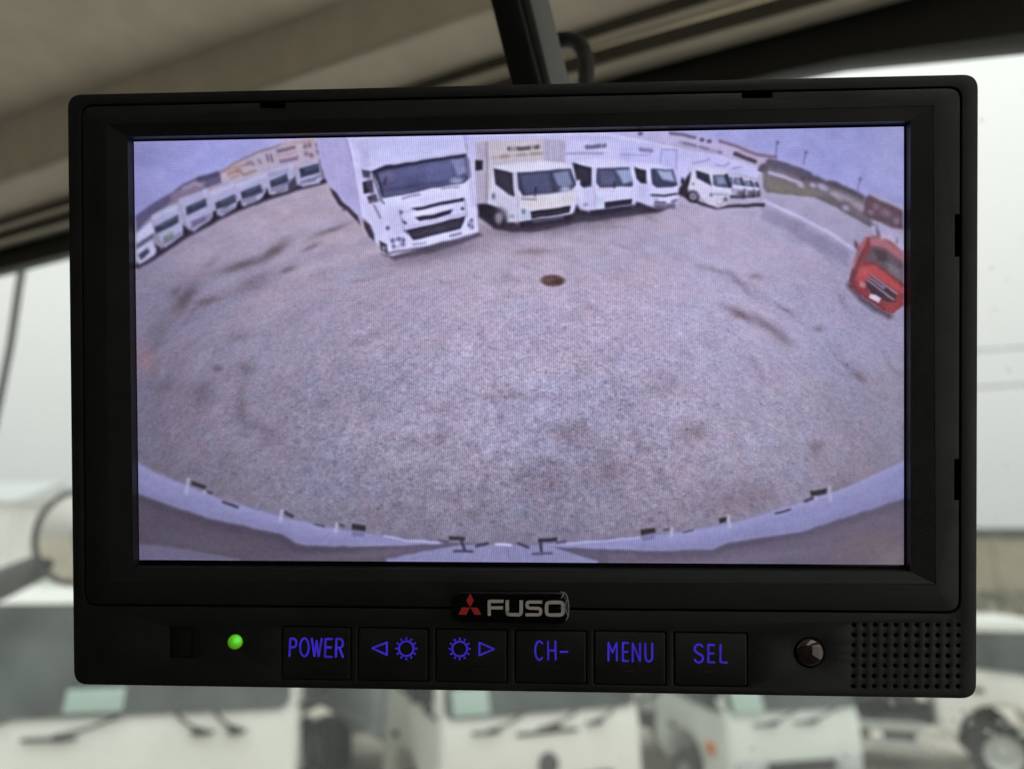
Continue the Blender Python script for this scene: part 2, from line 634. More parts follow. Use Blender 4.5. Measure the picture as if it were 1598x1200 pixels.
def plate(name, loops, z0, z1, bevel, material, parent, smooth=35):
    """plate with its face at z1, walls down to z0, holes cut through and every rim rounded"""
    from mathutils.geometry import delaunay_2d_cdt
    ls = []
    for i, lp in enumerate(loops):
        lp = clean(lp)
        ccw = area2(lp) > 0
        if ccw != (i == 0):
            lp = lp[::-1]
        ls.append(lp)
    v, f = [], []
    tops = []
    for lp in ls:
        n = len(lp)
        rows_ = [(0.0, z0), (0.0, z1 - bevel), (bevel * 0.3, z1 - bevel * 0.3), (bevel, z1)]
        i0 = len(v)
        for d, z in rows_:
            v += [(p[0], p[1], z) for p in (inset(lp, d) if d else lp)]
        for r_ in range(3):
            for k in range(n):
                k2 = (k + 1) % n
                f.append((i0 + r_ * n + k, i0 + r_ * n + k2, i0 + (r_ + 1) * n + k2, i0 + (r_ + 1) * n + k))
        tops.append((i0 + 3 * n, n))
    cv, ce, back = [], [], []
    for st, n in tops:
        j0 = len(cv)
        for k in range(n):
            cv.append(Vector((v[st + k][0] * 1000, v[st + k][1] * 1000)))
            back.append(st + k)
        ce += [(j0 + k, j0 + (k + 1) % n) for k in range(n)]
    ov, oe, of, iv, ie, if_ = delaunay_2d_cdt(cv, ce, [], 0, 1e-6)
    pol = [np.array([[v[st + k][0] * 1000, v[st + k][1] * 1000] for k in range(n)]) for st, n in tops]

    cen_ = np.array([[sum(ov[k][0] for k in tri) / 3, sum(ov[k][1] for k in tri) / 3] for tri in of])
    cnt = np.zeros(len(of), dtype=int)
    for P in pol:
        for p, q in zip(P, np.roll(P, -1, axis=0)):
            cond = (p[1] > cen_[:, 1]) != (q[1] > cen_[:, 1])
            dyv = (q[1] - p[1]) or 1e-12
            cnt += cond & (cen_[:, 0] < (q[0] - p[0]) * (cen_[:, 1] - p[1]) / dyv + p[0])
    for tri, c_in in zip(of, cnt):
        if c_in % 2:
            idx = [back[iv[k][0]] for k in tri]
            a_, b_, c_ = (v[k] for k in idx)
            if (b_[0] - a_[0]) * (c_[1] - a_[1]) - (b_[1] - a_[1]) * (c_[0] - a_[0]) < 0:
                idx.reverse()
            f.append(tuple(idx))
    return pydata(name, v, f, material, parent, smooth)


def circ(c, r, n=14):
    return [(c[0] + math.cos(2 * math.pi * k / n) * r, c[1] + math.sin(2 * math.pi * k / n) * r) for k in range(n)]


def grow(c4, d):
    """move the four corners outwards by d (TL,TR,BR,BL)"""
    sg = [(-1, 1), (1, 1), (1, -1), (-1, -1)]
    return [(p[0] + sx * d, p[1] + sy * d) for p, (sx, sy) in zip(c4, sg)]


PXM = 0.183 / 1420.0       # metres per photo pixel on the front face
outer = [(-MW / 2, MH / 2), (MW / 2, MH / 2), (MW / 2, -MH / 2), (-MW / 2, -MH / 2)]
groove = [L(128, 166), L(1499, 137), L(1497, 955), L(134, 943)]
btn_px = [(441, 978, 546, 1059), (560, 980, 667, 1061), (681, 982, 790, 1063), (805, 984, 914, 1065),
          (928, 985, 1038, 1067), (1053, 987, 1165, 1069)]
tilt = 0.0165


def btn_corners(b, z=0.0):
    x0, y0, x1, y1 = b
    dy = (x1 - x0) * tilt
    return [L(x0, y0, z), L(x1, y0 + dy, z), L(x1, y1 + dy - 1, z), L(x0, y1 - 1, z)]


def px_rect(x0, y0, x1, y1, z=0.0):
    return [L(x0, y0, z), L(x1, y0, z), L(x1, y1, z), L(x0, y1, z)]


loops = [rrect(outer, 0.0030, 8), rrect(grow(groove, 0.00028), 0.0026, 6)]
for b in btn_px:
    loops.append(rrect(grow(btn_corners(b), 0.00022), 0.0004, 3))
loops.append(rrect(px_rect(263, 978, 300, 1027), 0.0003, 3))
loops.append(circ(L(366, 1002), 0.00168, 20))
loops.append(circ(L(1263.5, 1018), 0.00305, 28))
hole_px = []
for j in range(7):
    for i in range(11):
        hx = 1332.5 + i * 16.35 - j * 0.22
        hy = 975 + j * 15.95 + i * 0.05
        hole_px.append((hx, hy))
        loops.append(circ(L(hx, hy), 0.00039, 10))
plate('front_frame', loops, -0.0040, 0.0, 0.00022, 'plastic', mon)
# rear case
bm = bmesh.new()
bm_box(bm, (0, 0, -0.0135), (MW - 0.0006, MH - 0.0006, 0.0202), bevel=0.0026)
from_bm('rear_case', bm, 'plastic_deep', mon, 40)
# the rear case starts 3.4 mm behind the face and closes every opening from behind

# inner bezel: flat collar, then four mitred slopes down to the glass
slope0 = [L(166, 195, 0.0003), L(1456, 166, 0.0003), L(1460, 911, 0.0003), L(172, 906, 0.0003)]
slope1 = [L(199, 214, -0.0006), L(1421, 189, -0.0006), L(1421, 892, -0.0006), L(208, 885, -0.0006)]
cg = rrect(grow(groove, -0.00022), 0.0024, 6)
NP = 7


def notch(a, b, edge):
    """a, b: photo pixels of the notch's outer ends along an edge; steps 1.1 mm inwards"""
    p, q = L(*a), L(*b)
    if edge == 'top':
        s0, s1 = cg[NP - 1], cg[NP]
        ya = s0[1] + (s1[1] - s0[1]) * (p.x - s0[0]) / (s1[0] - s0[0])
        yb = s0[1] + (s1[1] - s0[1]) * (q.x - s0[0]) / (s1[0] - s0[0])
        return [(p.x, ya), (p.x, ya - 0.0011), (q.x, yb - 0.0011), (q.x, yb)]
    s0, s1 = cg[2 * NP - 1], cg[2 * NP]
    xa = s0[0] + (s1[0] - s0[0]) * (p.y - s0[1]) / (s1[1] - s0[1])
    xb = s0[0] + (s1[0] - s0[0]) * (q.y - s0[1]) / (s1[1] - s0[1])
    return [(xa, p.y), (xa - 0.0009, p.y), (xb - 0.0009, q.y), (xb, q.y)]


collar = [(p[0], p[1]) for p in cg[:NP]] + notch((405, 158), (446, 158), 'top') + notch((1157, 140), (1205, 140), 'top') \
    + [(p[0], p[1]) for p in cg[NP:2 * NP]] + notch((1497, 335), (1497, 401), 'right') + notch((1497, 716), (1497, 780), 'right') \
    + [(p[0], p[1]) for p in cg[2 * NP:]]
plate('bezel_collar', [collar, [(p[0], p[1]) for p in slope0]], -0.0034, 0.0003, 0.00018, 'plastic', mon)
for i in range(4):
    j = (i + 1) % 4
    a, b_, c, d = slope0[i], slope0[j], slope1[j], slope1[i]
    e, g = Vector((c.x, c.y, -0.0036)), Vector((d.x, d.y, -0.0036))
    a2, b2 = Vector((a.x, a.y, 0.00022)), Vector((b_.x, b_.y, 0.00022))
    pydata('bezel_slope', [a2, b2, c, d], [(0, 3, 2, 1)], 'plastic', mon)
    pydata('bezel_lip', [d, c, e, g], [(0, 3, 2, 1)], 'gloss_lip' if 'gloss_lip' in M else 'button', mon)

ZS = -0.0028
# black glass margin round the picture
mg = [L(199, 214, -0.0029), L(1421, 189, -0.0029), L(1421, 892, -0.0029), L(208, 885, -0.0029)]
mg = [Vector((p.x, p.y, -0.0030)) for p in grow(mg, 0.0004) for p in [Vector((p[0], p[1], 0))]]
pydata('glass_margin', mg, [(0, 3, 2, 1)], 'gloss', mon)

# blank window beside the lamp
q = px_rect(263, 978, 300, 1027)
plate('blank_window', [rrect(grow([(p[0], p[1]) for p in q], -0.00012), 0.0002, 3)], -0.0014, -0.0005, 0.0001, 'plastic_deep', mon)


# --- lettering strokes
def ribbon(strokes, width, z, name, material, parent, joints=True, butt=False):
    """strokes: polylines in photo pixels; drawn as flat rounded ribbons lying at height z"""
    v, f = [], []
    hw = width / 2

    def disc(p):
        i0 = len(v)
        for k in range(8):
            v.append((p[0] + math.cos(k * math.pi / 4) * hw, p[1] + math.sin(k * math.pi / 4) * hw))
        f.append(tuple(range(i0, i0 + 8)))
    for st in strokes:
        for a, b in zip(st[:-1], st[1:]):
            dx, dy = b[0] - a[0], b[1] - a[1]
            l = math.hypot(dx, dy) or 1
            nx, ny = -dy / l * hw, dx / l * hw
            i0 = len(v)
            v += [(a[0] + nx, a[1] + ny), (b[0] + nx, b[1] + ny), (b[0] - nx, b[1] - ny), (a[0] - nx, a[1] - ny)]
            f.append((i0, i0 + 1, i0 + 2, i0 + 3))
        if joints:
            for p in (st[1:-1] if butt else st):
                disc(p)
    vv = []
    for i, p in enumerate(v):
        q = L(p[0], p[1], z)
        vv.append(q)
    # tiny per-face lift keeps overlapping pieces off one plane
    out_v, out_f = [], []
    for n_, fc in enumerate(f):
        i0 = len(out_v)
        for k in fc:
            q = vv[k].copy()
            q.z += (n_ % 7) * 2.5e-6
            out_v.append(q)
        out_f.append(tuple(range(i0, i0 + len(fc))))
    me = bpy.data.meshes.new(name)
    me.from_pydata([tuple(x) for x in out_v], [], out_f)
    me.update()
    bm = bmesh.new()
    bm.from_mesh(me)
    for fc in bm.faces:
        fc.normal_update()
        if fc.normal.z < 0:
            fc.normal_flip()
    bm.to_mesh(me)
    bm.free()
    return link(name, me, material, parent)


def arc(cx, cy, rx, ry, a0, a1, n=12):
    return [(cx + math.cos(R(a0 + (a1 - a0) * k / n)) * rx, cy - math.sin(R(a0 + (a1 - a0) * k / n)) * ry) for k in range(n + 1)]


def z1(p): return (430 + p[0] / 3.995, 900 + p[1] / 3.995)
def z2(p): return (790 + p[0] / 3.995, 900 + p[1] / 3.995)


def letters(kind, fn):
    return [[fn(p) for p in s] for s in kind]


glyphs = []
# POWER
glyphs.append(letters([
    [(87, 492), (92, 384), (112, 384)], arc(112, 411, 18, 27, 90, -90, 8), [(112, 438), (90, 438)],
    arc(180, 438, 27, 56, 0, 360, 20),
    [(226, 384), (242, 492), (256, 400), (268, 492), (288, 386)],
    [(352, 386), (312, 386), (308, 496), (350, 498)], [(310, 438), (345, 438)],
    [(376, 496), (380, 386), (402, 386)], arc(402, 413, 18, 27, 90, -90, 8), [(402, 440), (380, 440)], [(398, 440), (420, 498)],
], z1))
# < sun
sun1 = [[(602, 443), (694, 408), (694, 485), (602, 443)], arc(815, 446, 46, 46, 0, 360, 28)]
for k in range(12):
    a = R(30 * k)
    sun1.append([(815 + math.cos(a) * 60, 446 + math.sin(a) * 61), (815 + math.cos(a) * 64, 446 + math.sin(a) * 66)])
glyphs.append(letters(sun1, z1))
sun2 = [[(1271, 409), (1361, 449), (1271, 488), (1271, 409)], arc(1148, 448, 46, 46, 0, 360, 28)]
for k in range(12):
    a = R(30 * k)
    sun2.append([(1148 + math.cos(a) * 60, 448 + math.sin(a) * 61), (1148 + math.cos(a) * 64, 448 + math.sin(a) * 66)])
glyphs.append(letters(sun2, z1))
glyphs.append(letters([
    arc(207, 458, 27, 58, 50, 310, 16), [(260, 402), (262, 514)], [(306, 400), (308, 514)], [(261, 458), (307, 458)],
    [(338, 466), (382, 466)]], z2))
glyphs.append(letters([
    [(637, 520), (637, 410), (662, 470), (688, 410), (690, 520)],
    [(760, 412), (727, 410), (727, 522), (760, 524)], [(727, 466), (756, 466)],
    [(788, 526), (788, 414), (834, 524), (834, 414)],
    [(866, 414), (868, 500)] + arc(889, 500, 21, 26, 180, 360, 8) + [(910, 414)]], z2))
glyphs.append(letters([
    arc(1200, 447, 26, 27, 30, 200, 8) + [(1185, 468), (1214, 486)] + arc(1200, 506, 26, 27, 45, -160, 8),
    [(1296, 424), (1260, 422), (1260, 530), (1298, 532)], [(1260, 476), (1292, 476)],
    [(1336, 424), (1336, 530), (1374, 534)]], z2))
widths = [3.4, 3.1, 3.1, 3.1, 3.1, 3.4]
marks = [(505, 1040), (630, 1042), (752, 1044), (866, 1042), (985, 1046), (1110, 1047)]
for b, g, wd, mk in zip(btn_px, glyphs, widths, marks):
    bo = plate('button', [rrect(btn_corners(b), 0.0004, 3)], -0.0014, 0.00012, 0.00014, 'button', mon)
    ribbon(g, wd, 0.00016, 'button_marking', 'lit_blue', bo)
    a = L(mk[0] - 22, mk[1], 0)
    c = L(mk[0] + 4, mk[1] + 1, 0)
    box('tactile_bar', ((a.x + c.x) / 2, (a.y + c.y) / 2, 0.00016), (abs(c.x - a.x), 0.0003, 0.0003), 'button', bo, bevel=0.00008)
    # narrow rib standing in the gap to the right
ribs = [(550, 557), (670, 678), (793, 802), (917, 925), (1041, 1050)]


# --- LED and sensor domes
def dome(name, c, r, h, z0, material, ax=1.0, rot=0.0):
    v, f = [], []
    rings, seg = 8, 28
    for i in range(rings):
        t_ = i / rings * math.pi / 2
        for k in range(seg):
            th = 2 * math.pi * k / seg
            x, y = math.cos(th) * r * math.cos(t_) * ax, math.sin(th) * r * math.cos(t_)
            xr, yr = x * math.cos(rot) - y * math.sin(rot), x * math.sin(rot) + y * math.cos(rot)
            v.append((c.x + xr, c.y + yr, z0 + h * math.sin(t_)))
    v.append((c.x, c.y, z0 + h))
    for i in range(rings - 1):
        for k in range(seg):
            k2 = (k + 1) % seg
            f.append((i * seg + k, i * seg + k2, (i + 1) * seg + k2, (i + 1) * seg + k))
    for k in range(seg):
        f.append(((rings - 1) * seg + k, (rings - 1) * seg + (k + 1) % seg, rings * seg))
    return pydata(name, v, f, material, mon, 80)


# the diode sits off-centre under the lens: emission peaks there
t = M['led'].node_tree
hp = L(371, 997)
c_ = t.nodes.new("ShaderNodeTexCoord")
d_ = t.nodes.new("ShaderNodeVectorMath")
d_.operation = 'DISTANCE'
d_.inputs[1].default_value = (hp.x, hp.y, 0.0004)
rr_ = t.nodes.new("ShaderNodeValToRGB")
rr_.color_ramp.elements[0].position = 0.0
rr_.color_ramp.elements[0].color = (0.10, 1.0, 0.10, 1)
rr_.color_ramp.elements[1].position = 1.0
rr_.color_ramp.elements[1].color = (0.03, 0.07, 0.004, 1)
e_ = rr_.color_ramp.elements.new(0.4)
e_.color = (0.09, 0.42, 0.01, 1)
mm2 = t.nodes.new("ShaderNodeMath")
mm2.operation = 'MULTIPLY'
mm2.inputs[1].default_value = 1 / 0.0026
t.links.new(c_.outputs["Object"], d_.inputs[0])
t.links.new(d_.outputs["Value"], mm2.inputs[0])
t.links.new(mm2.outputs[0], rr_.inputs["Fac"])
t.links.new(rr_.outputs["Color"], t.nodes["Principled BSDF"].inputs["Emission Color"])
dome('power_lamp', L(366, 1002), 0.00150, 0.0011, -0.0004, 'led', 1.08, R(35))
dome('light_sensor', L(1263.5, 1018), 0.0029, 0.0017, -0.0003, 'sensor')

# --- badge
def z7(p): return (690 + p[0] / 7.264, 900 + p[1] / 7.264)


bc = [L(*z7(p)) for p in ((118, 150), (1436, 150), (1440, 520), (122, 500))]
pl = rrect(bc, 0.0024, 8)
bcx = sum(p[0] for p in pl) / len(pl)
bcy = sum(p[1] for p in pl) / len(pl)
v, f = [], []
for s, z in ((1.0, 0.0002), (1.0, 0.0006), (0.985, 0.00095), (0.95, 0.00115), (0.86, 0.00125)):
    for p in pl:
        # shrink mostly near the rim: same inset on both axes
        ix = math.copysign(min(abs(p[0] - bcx), (1 - s) * 0.0085), p[0] - bcx)
        iy = math.copysign(min(abs(p[1] - bcy), (1 - s) * 0.0085), p[1] - bcy)
        v.append((p[0] - ix, p[1] - iy, z))
n = len(pl)
for i in range(4):
    for k in range(n):
        k2 = (k + 1) % n
        f.append((i * n + k, i * n + k2, (i + 1) * n + k2, (i + 1) * n + k))
f.append(tuple(range(4 * n, 5 * n)))
badge = pydata('badge', v, f, 'gloss', mon, 60)
ZB = 0.0013


def polyprint(name, polys, material):
    v, f = [], []
    for pg in polys:
        i0 = len(v)
        for p in pg:
            v.append(L(*z7(p), ZB))
        f.append(tuple(range(i0, i0 + len(pg)))[::-1])
    return pydata(name, v, f, material, badge)


for pg in ([(318, 185), (360, 265), (318, 343), (273, 265)],
           [(314, 346), (222, 344), (183, 428), (274, 428)],
           [(320, 346), (404, 346), (443, 428), (366, 428)]):
    polyprint('diamond', [pg], 'red')
LW = 40 / 7.264
ribbon([[z7(p) for p in s] for s in [[(534, 440), (534, 276), (697, 276)], [(540, 350), (690, 350)]]], LW * 0.92, ZB, 'letter', 'silver', badge, butt=True)
ribbon([[z7(p) for p in s] for s in [[(738, 262), (738, 400), (745, 418), (765, 426), (870, 428), (889, 418), (896, 400), (896, 264)]]], LW, ZB, 'letter', 'silver', badge, butt=True)
ribbon([[z7(p) for p in s] for s in [[(1134, 284), (985, 284), (966, 292), (962, 318), (966, 342), (985, 352), (1095, 356), (1114, 366), (1118, 394),
                                      (1112, 418), (1095, 428), (944, 428)]]], LW * 0.9, ZB, 'letter', 'silver', badge, butt=True)
ribbon([[z7(p) for p in s] for s in [[(1215, 288), (1340, 288), (1362, 298), (1370, 320), (1370, 400), (1362, 420), (1340, 430), (1215, 430),
                                      (1192, 420), (1184, 400), (1184, 320), (1192, 298), (1215, 288)]]], LW, ZB, 'letter', 'silver', badge, butt=True)

# highlight on the badge's lifting right end, painted as grey ribbons
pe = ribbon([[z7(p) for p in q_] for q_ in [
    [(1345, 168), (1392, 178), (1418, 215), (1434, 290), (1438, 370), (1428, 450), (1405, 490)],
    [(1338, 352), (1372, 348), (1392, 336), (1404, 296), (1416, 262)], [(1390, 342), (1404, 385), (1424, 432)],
    [(1360, 215), (1384, 190)], [(1350, 240), (1376, 212)]]], 1.35, ZB + 0.00012, 'peel_highlight', 'film', badge)
pe["label"] = 'grey ribbons painting the highlight on the lifting right end of the badge'

# ------------------------------------------------------------------ the picture on the screen, painted in code
SX0, SY0, SW, SH = 200, 190, 1222, 704       # painted area in photo pixels
yy, xx = np.mgrid[0:SH, 0:SW].astype(np.float32)
PX = xx + SX0 + 0.5
PY = yy + SY0 + 0.5
rng = np.random.default_rng(11)
LAT = rng.random((512, 512)).astype(np.float32)


def vnoise(x, y, seed=0):
    x = x + seed * 37.17
    y = y + seed * 91.73
    xi = np.floor(x).astype(np.int64)
    yi = np.floor(y).astype(np.int64)
    fx, fy = x - xi, y - yi
    fx = fx * fx * (3 - 2 * fx)
    fy = fy * fy * (3 - 2 * fy)
    a = LAT[yi % 512, xi % 512]
    b = LAT[yi % 512, (xi + 1) % 512]
    c = LAT[(yi + 1) % 512, xi % 512]
    d = LAT[(yi + 1) % 512, (xi + 1) % 512]
    return (a * (1 - fx) + b * fx) * (1 - fy) + (c * (1 - fx) + d * fx) * fy - 0.5


def grid_col(xs, ys, table):
    T = np.array(table, dtype=np.float32)
    gx = np.clip(np.interp(PX[0], xs, np.arange(len(xs))), 0, len(xs) - 1.001)
    gy = np.clip(np.interp(PY[:, 0], ys, np.arange(len(ys))), 0, len(ys) - 1.001)
    ix, iy = gx.astype(int), gy.astype(int)
    fx, fy = (gx - ix)[None, :, None], (gy - iy)[:, None, None]
    fx = fx * fx * (3 - 2 * fx)
    fy = fy * fy * (3 - 2 * fy)
    return ((T[iy][:, ix] * (1 - fx) + T[iy][:, ix + 1] * fx) * (1 - fy)
            + (T[iy + 1][:, ix] * (1 - fx) + T[iy + 1][:, ix + 1] * fx) * fy)


# gravel yard through the wide-angle lens of the reversing camera
IMG = grid_col([212, 450, 812, 1150, 1410], [330, 480, 640, 800], [
    [(166, 154, 172), (182, 168, 178), (178, 164, 172), (184, 174, 190), (172, 164, 186)],
    [(146, 137, 153), (166, 156, 170), (180, 169, 184), (183, 173, 190), (168, 160, 182)],
    [(132, 124, 138), (155, 147, 161), (172, 164, 180), (172, 163, 177), (158, 149, 162)],
    [(122, 115, 127), (144, 137, 148), (158, 150, 163), (160, 151, 163), (148, 139, 150)]]).astype(np.float32)
dx, dy = PX - 812, 540 - PY
rr = np.sqrt(dx * dx + dy * dy) + 1e-3
th = rr / 529.0
xc, yc, zc = np.sin(th) * dx / rr, np.sin(th) * dy / rr, np.cos(th)
p34 = R(34)
wz = yc * math.cos(p34) - zc * math.sin(p34)
wf = zc * math.cos(p34) + yc * math.sin(p34)
tt_ = 3.0 / np.maximum(0.03, -wz)
GX, GY = tt_ * xc, tt_ * wf
fp = tt_ * np.sqrt(1 + 0 * tt_) / 529.0
acc = np.zeros_like(PX)
tint = np.zeros_like(PX)
for fr, amp, sd in ((0.25, 9, 1), (0.7, 9, 2), (1.8, 9, 3), (4.5, 10, 4), (11, 14, 5), (22, 20, 6), (40, 26, 7)):
    fade = np.clip(1.15 - fp * fr * 1.6, 0, 1)
    acc += vnoise(GX * fr, GY * fr, sd) * amp * fade
    if fr < 12:
        tint += vnoise(GX * fr + 50, GY * fr + 9, sd + 20) * 4.0 * fade
chroma = vnoise(GX * 14, GY * 14, 41) * 10 + vnoise(GX * 30, GY * 30, 42) * 12 * np.clip(1.15 - fp * 48, 0, 1)
acc *= 1.05
cen = np.exp(-(((PX - 850) / 420) ** 2 + ((PY - 640) / 230) ** 2))
IMG += (acc * (0.55 + 0.75 * cen))[..., None]
IMG[..., 0] += tint * 0.9 + chroma * 0.4
IMG[..., 2] -= chroma * 0.4
IMG[..., 2] -= tint * 0.8


def put(mask, x0, y0, col, alpha=1.0):
    h, w_ = mask.shape
    sub = IMG[y0:y0 + h, x0:x0 + w_]
    m = (mask * alpha)[..., None]
    sub[:] = sub * (1 - m) + np.array(col, dtype=np.float32) * m


def window(x0, y0, x1, y1):
    a = max(0, int(x0 - SX0))
    b = max(0, int(y0 - SY0))
    c = min(SW, int(x1 - SX0) + 1)
    d = min(SH, int(y1 - SY0) + 1)
    return (a, b, c, d) if c > a and d > b else None


def seg_dist(X, Y, a, b):
    ax, ay = a
    bx, by = b
    vx, vy = bx - ax, by - ay
    l2 = vx * vx + vy * vy + 1e-9
    t_ = np.clip(((X - ax) * vx + (Y - ay) * vy) / l2, 0, 1)
    return np.hypot(X - ax - t_ * vx, Y - ay - t_ * vy)


def poly(pts, col, soft=1.8, alpha=1.0):
    xs = [p[0] for p in pts]
    ys = [p[1] for p in pts]
    wn = window(min(xs) - soft - 1, min(ys) - soft - 1, max(xs) + soft + 1, max(ys) + soft + 1)
    if not wn:
        return
    a, b, c, d = wn
    X, Y = PX[b:d, a:c], PY[b:d, a:c]
    dist = np.full(X.shape, 1e9, dtype=np.float32)
    ins = np.zeros(X.shape, dtype=bool)
    for p, q in zip(pts, pts[1:] + pts[:1]):
        dist = np.minimum(dist, seg_dist(X, Y, p, q))
        cond = ((p[1] > Y) != (q[1] > Y))
        xi = (q[0] - p[0]) * (Y - p[1]) / ((q[1] - p[1]) or 1e-9) + p[0]
        ins ^= cond & (X < xi)
    sd = np.where(ins, dist, -dist)
    m = np.clip(0.5 + sd / (2 * soft), 0, 1)
    put(m * m * (3 - 2 * m), a, b, col, alpha)


def stroke(pts, wd, col, soft=1.5, alpha=1.0, dash=None):
    xs = [p[0] for p in pts]
    ys = [p[1] for p in pts]
    g = wd / 2 + soft + 1
    wn = window(min(xs) - g, min(ys) - g, max(xs) + g, max(ys) + g)
    if not wn:
        return
    a, b, c, d = wn
    X, Y = PX[b:d, a:c], PY[b:d, a:c]
    dist = np.full(X.shape, 1e9, dtype=np.float32)
    for p, q in zip(pts[:-1], pts[1:]):
        dist = np.minimum(dist, seg_dist(X, Y, p, q))
    m = np.clip(0.5 + (wd / 2 - dist) / (2 * soft), 0, 1)
    if dash:
        m = m * (0.45 + 0.55 * (vnoise(X / dash, Y / dash * 0.5, 13) > -0.08))
    put(m, a, b, col, alpha)


def blob(cx, cy, rx, ry, ang, col, alpha=0.5, hard=1.0):
    g = max(rx, ry) * 2.2
    wn = window(cx - g, cy - g, cx + g, cy + g)
    if not wn:
        return
    a, b, c, d = wn
    X, Y = PX[b:d, a:c] - cx, PY[b:d, a:c] - cy
    ca, sa = math.cos(R(ang)), math.sin(R(ang))
    u, v_ = X * ca - Y * sa, X * sa + Y * ca
    q = (u / rx) ** 2 + (v_ / ry) ** 2
    put(np.exp(-q ** hard), a, b, col, alpha)


def reg(x0, y0, s):
    return lambda pts: [(x0 + p[0] / s, y0 + p[1] / s) for p in pts]


r1_ = reg(200, 190, 4.994)
r2_ = reg(490, 200, 5.707)
r3_ = reg(730, 200, 4.70)
r4_ = reg(980, 190, 6.146)
r5_ = reg(1160, 190, 3.87)
r6_ = reg(200, 660, 3.995)
r7_ = reg(550, 760, 3.551)
r8_ = reg(950, 660, 3.329)
rg = reg(200, 340, 3.158)
rh = reg(700, 380, 2.219)

# stains and wheel ruts on the gravel
for (x, y, rx, ry, a, al) in [(280, 400, 34, 90, -38, .5), (560, 235, 110, 22, 18, .45), (720, 165, 80, 26, 35, .5), (900, 145, 50, 12, 25, .4),
                              (1000, 60, 90, 14, 20, .35), (790, 255, 40, 14, 20, .4), (390, 410, 60, 18, 15, .35), (230, 365, 40, 20, 40, .3),
                              (620, 320, 110, 40, 30, .22), (410, 220, 40, 18, 40, .2), (440, 745, 26, 16, 0, .35), (370, 860, 60, 50, 0, .25),
                              (560, 960, 30, 90, 10, .25), (590, 740, 50, 40, 0, .22), (150, 560, 60, 110, -20, .2), (550, 590, 50, 22, 10, .22),
                              (180, 830, 90, 50, 20, .18)]:
    c = rg([(x, y)])[0]
    blob(c[0], c[1], rx / 3.158, ry / 3.158, a, (80, 70, 70), min(0.8, al * 1.35))
rb = random.Random(21)
for i in range(150):
    bx_, by_ = rb.uniform(215, 1400), rb.uniform(330, 820)
    far_ = max(0.35, min(1.0, (by_ - 280) / 330))
    ang_ = -math.degrees(math.atan2(by_ - 1000, bx_ - 812)) + 90 + rb.uniform(-25, 25)
    dk = rb.random() < 0.62
    blob(bx_, by_, rb.uniform(8, 26) * (1.3 - 0.4 * far_), rb.uniform(3, 11) * far_, ang_, (92, 82, 88) if dk else (194, 184, 200),
         rb.uniform(0.08, 0.26) * (1 if dk else 0.8))
for (x, y, rx, ry) in [(760, 200, 60, 26), (880, 250, 90, 24), (700, 400, 120, 50), (1000, 110, 120, 28), (330, 190, 110, 60)]:
    c = rg([(x, y)])[0]
    blob(c[0], c[1], rx / 3.158, ry / 3.158, 15, (192, 176, 184), 0.35)
blob(*rg([(85, 700)])[0], 13, 24, 0, (170, 125, 118), 0.45)
for (x, y, rx, ry, a, al) in [(1010, 245, 60, 16, -28, .5), (1110, 290, 70, 18, -35, .42), (1160, 330, 40, 24, -30, .3), (1060, 115, 22, 12, 0, .35),
                              (1420, 460, 30, 14, -35, .4), (1370, 420, 26, 8, -40, .25), (1270, 705, 22, 26, 0, .3), (430, 655, 90, 40, 0, .28),
                              (850, 650, 50, 30, 0, .25), (560, 790, 120, 50, 0, .22), (300, 800, 100, 60, 0, .18), (240, 530, 120, 16, 0, .2),
                              (740, 500, 80, 30, 0, .2), (300, 30, 60, 10, 0, .3), (1280, 295, 20, 14, 0, .3), (930, 95, 60, 10, -15, .25),
                              (1350, 870, 40, 70, -30, .25), (1000, 880, 140, 60, 10, .2)]:
    c = rh([(x, y)])[0]
    blob(c[0], c[1], rx / 2.219, ry / 2.219, a, (98, 78, 80), min(0.7, al * 1.25))
for (x, y, rx, ry) in [(1200, 320, 80, 50), (820, 400, 160, 60), (380, 560, 140, 40), (1000, 60, 200, 40)]:
    c = rh([(x, y)])[0]
    blob(c[0], c[1], rx / 2.219, ry / 2.219, 0, (196, 184, 202), 0.28)
# darker lower part towards the truck's tail
blob(812, 850, 420, 60, 0, (112, 104, 118), 0.35)

for (pts_, wd_, al_) in (([(215, 560), (330, 470), (470, 405), (600, 372)], 9, .16), ([(215, 600), (340, 505), (490, 432), (640, 392)], 9, .14),
                         ([(640, 830), (700, 640), (760, 500), (800, 400)], 12, .10), ([(900, 830), (905, 640), (900, 500), (890, 400)], 12, .10),
                         ([(1400, 640), (1280, 520), (1150, 440), (1040, 395)], 9, .12)):
    stroke(pts_, wd_, (104, 95, 104), 7, al_, 6)
rq = random.Random(33)
for i in range(900):
    qx, qy = rq.gauss(830, 270), rq.uniform(470, 835)
    if 220 < qx < 1400:
        kk = (qy - 380) / 420
        dk = rq.random() < 0.6
        blob(qx, qy, rq.uniform(1.2, 2.9) * (0.6 + kk), rq.uniform(0.9, 1.9) * (0.6 + kk), rq.uniform(-20, 20),
             (88, 80, 86) if dk else (206, 199, 212), rq.uniform(0.08, 0.32), 1.3)
# manhole cover
blob(863, 438, 19.5, 9.5, -3, (92, 66, 62), 0.95, 4)
stroke([(863 + math.cos(a_ / 12 * math.pi) * 16.5, 438 + math.sin(a_ / 12 * math.pi) * 7.6) for a_ in range(25)], 1.5, (126, 100, 96), 1.2, .6)
blob(860, 437, 10, 4, -3, (118, 88, 82), 0.5, 2)
blob(868, 440, 8, 4, 0, (66, 46, 46), 0.6, 2)

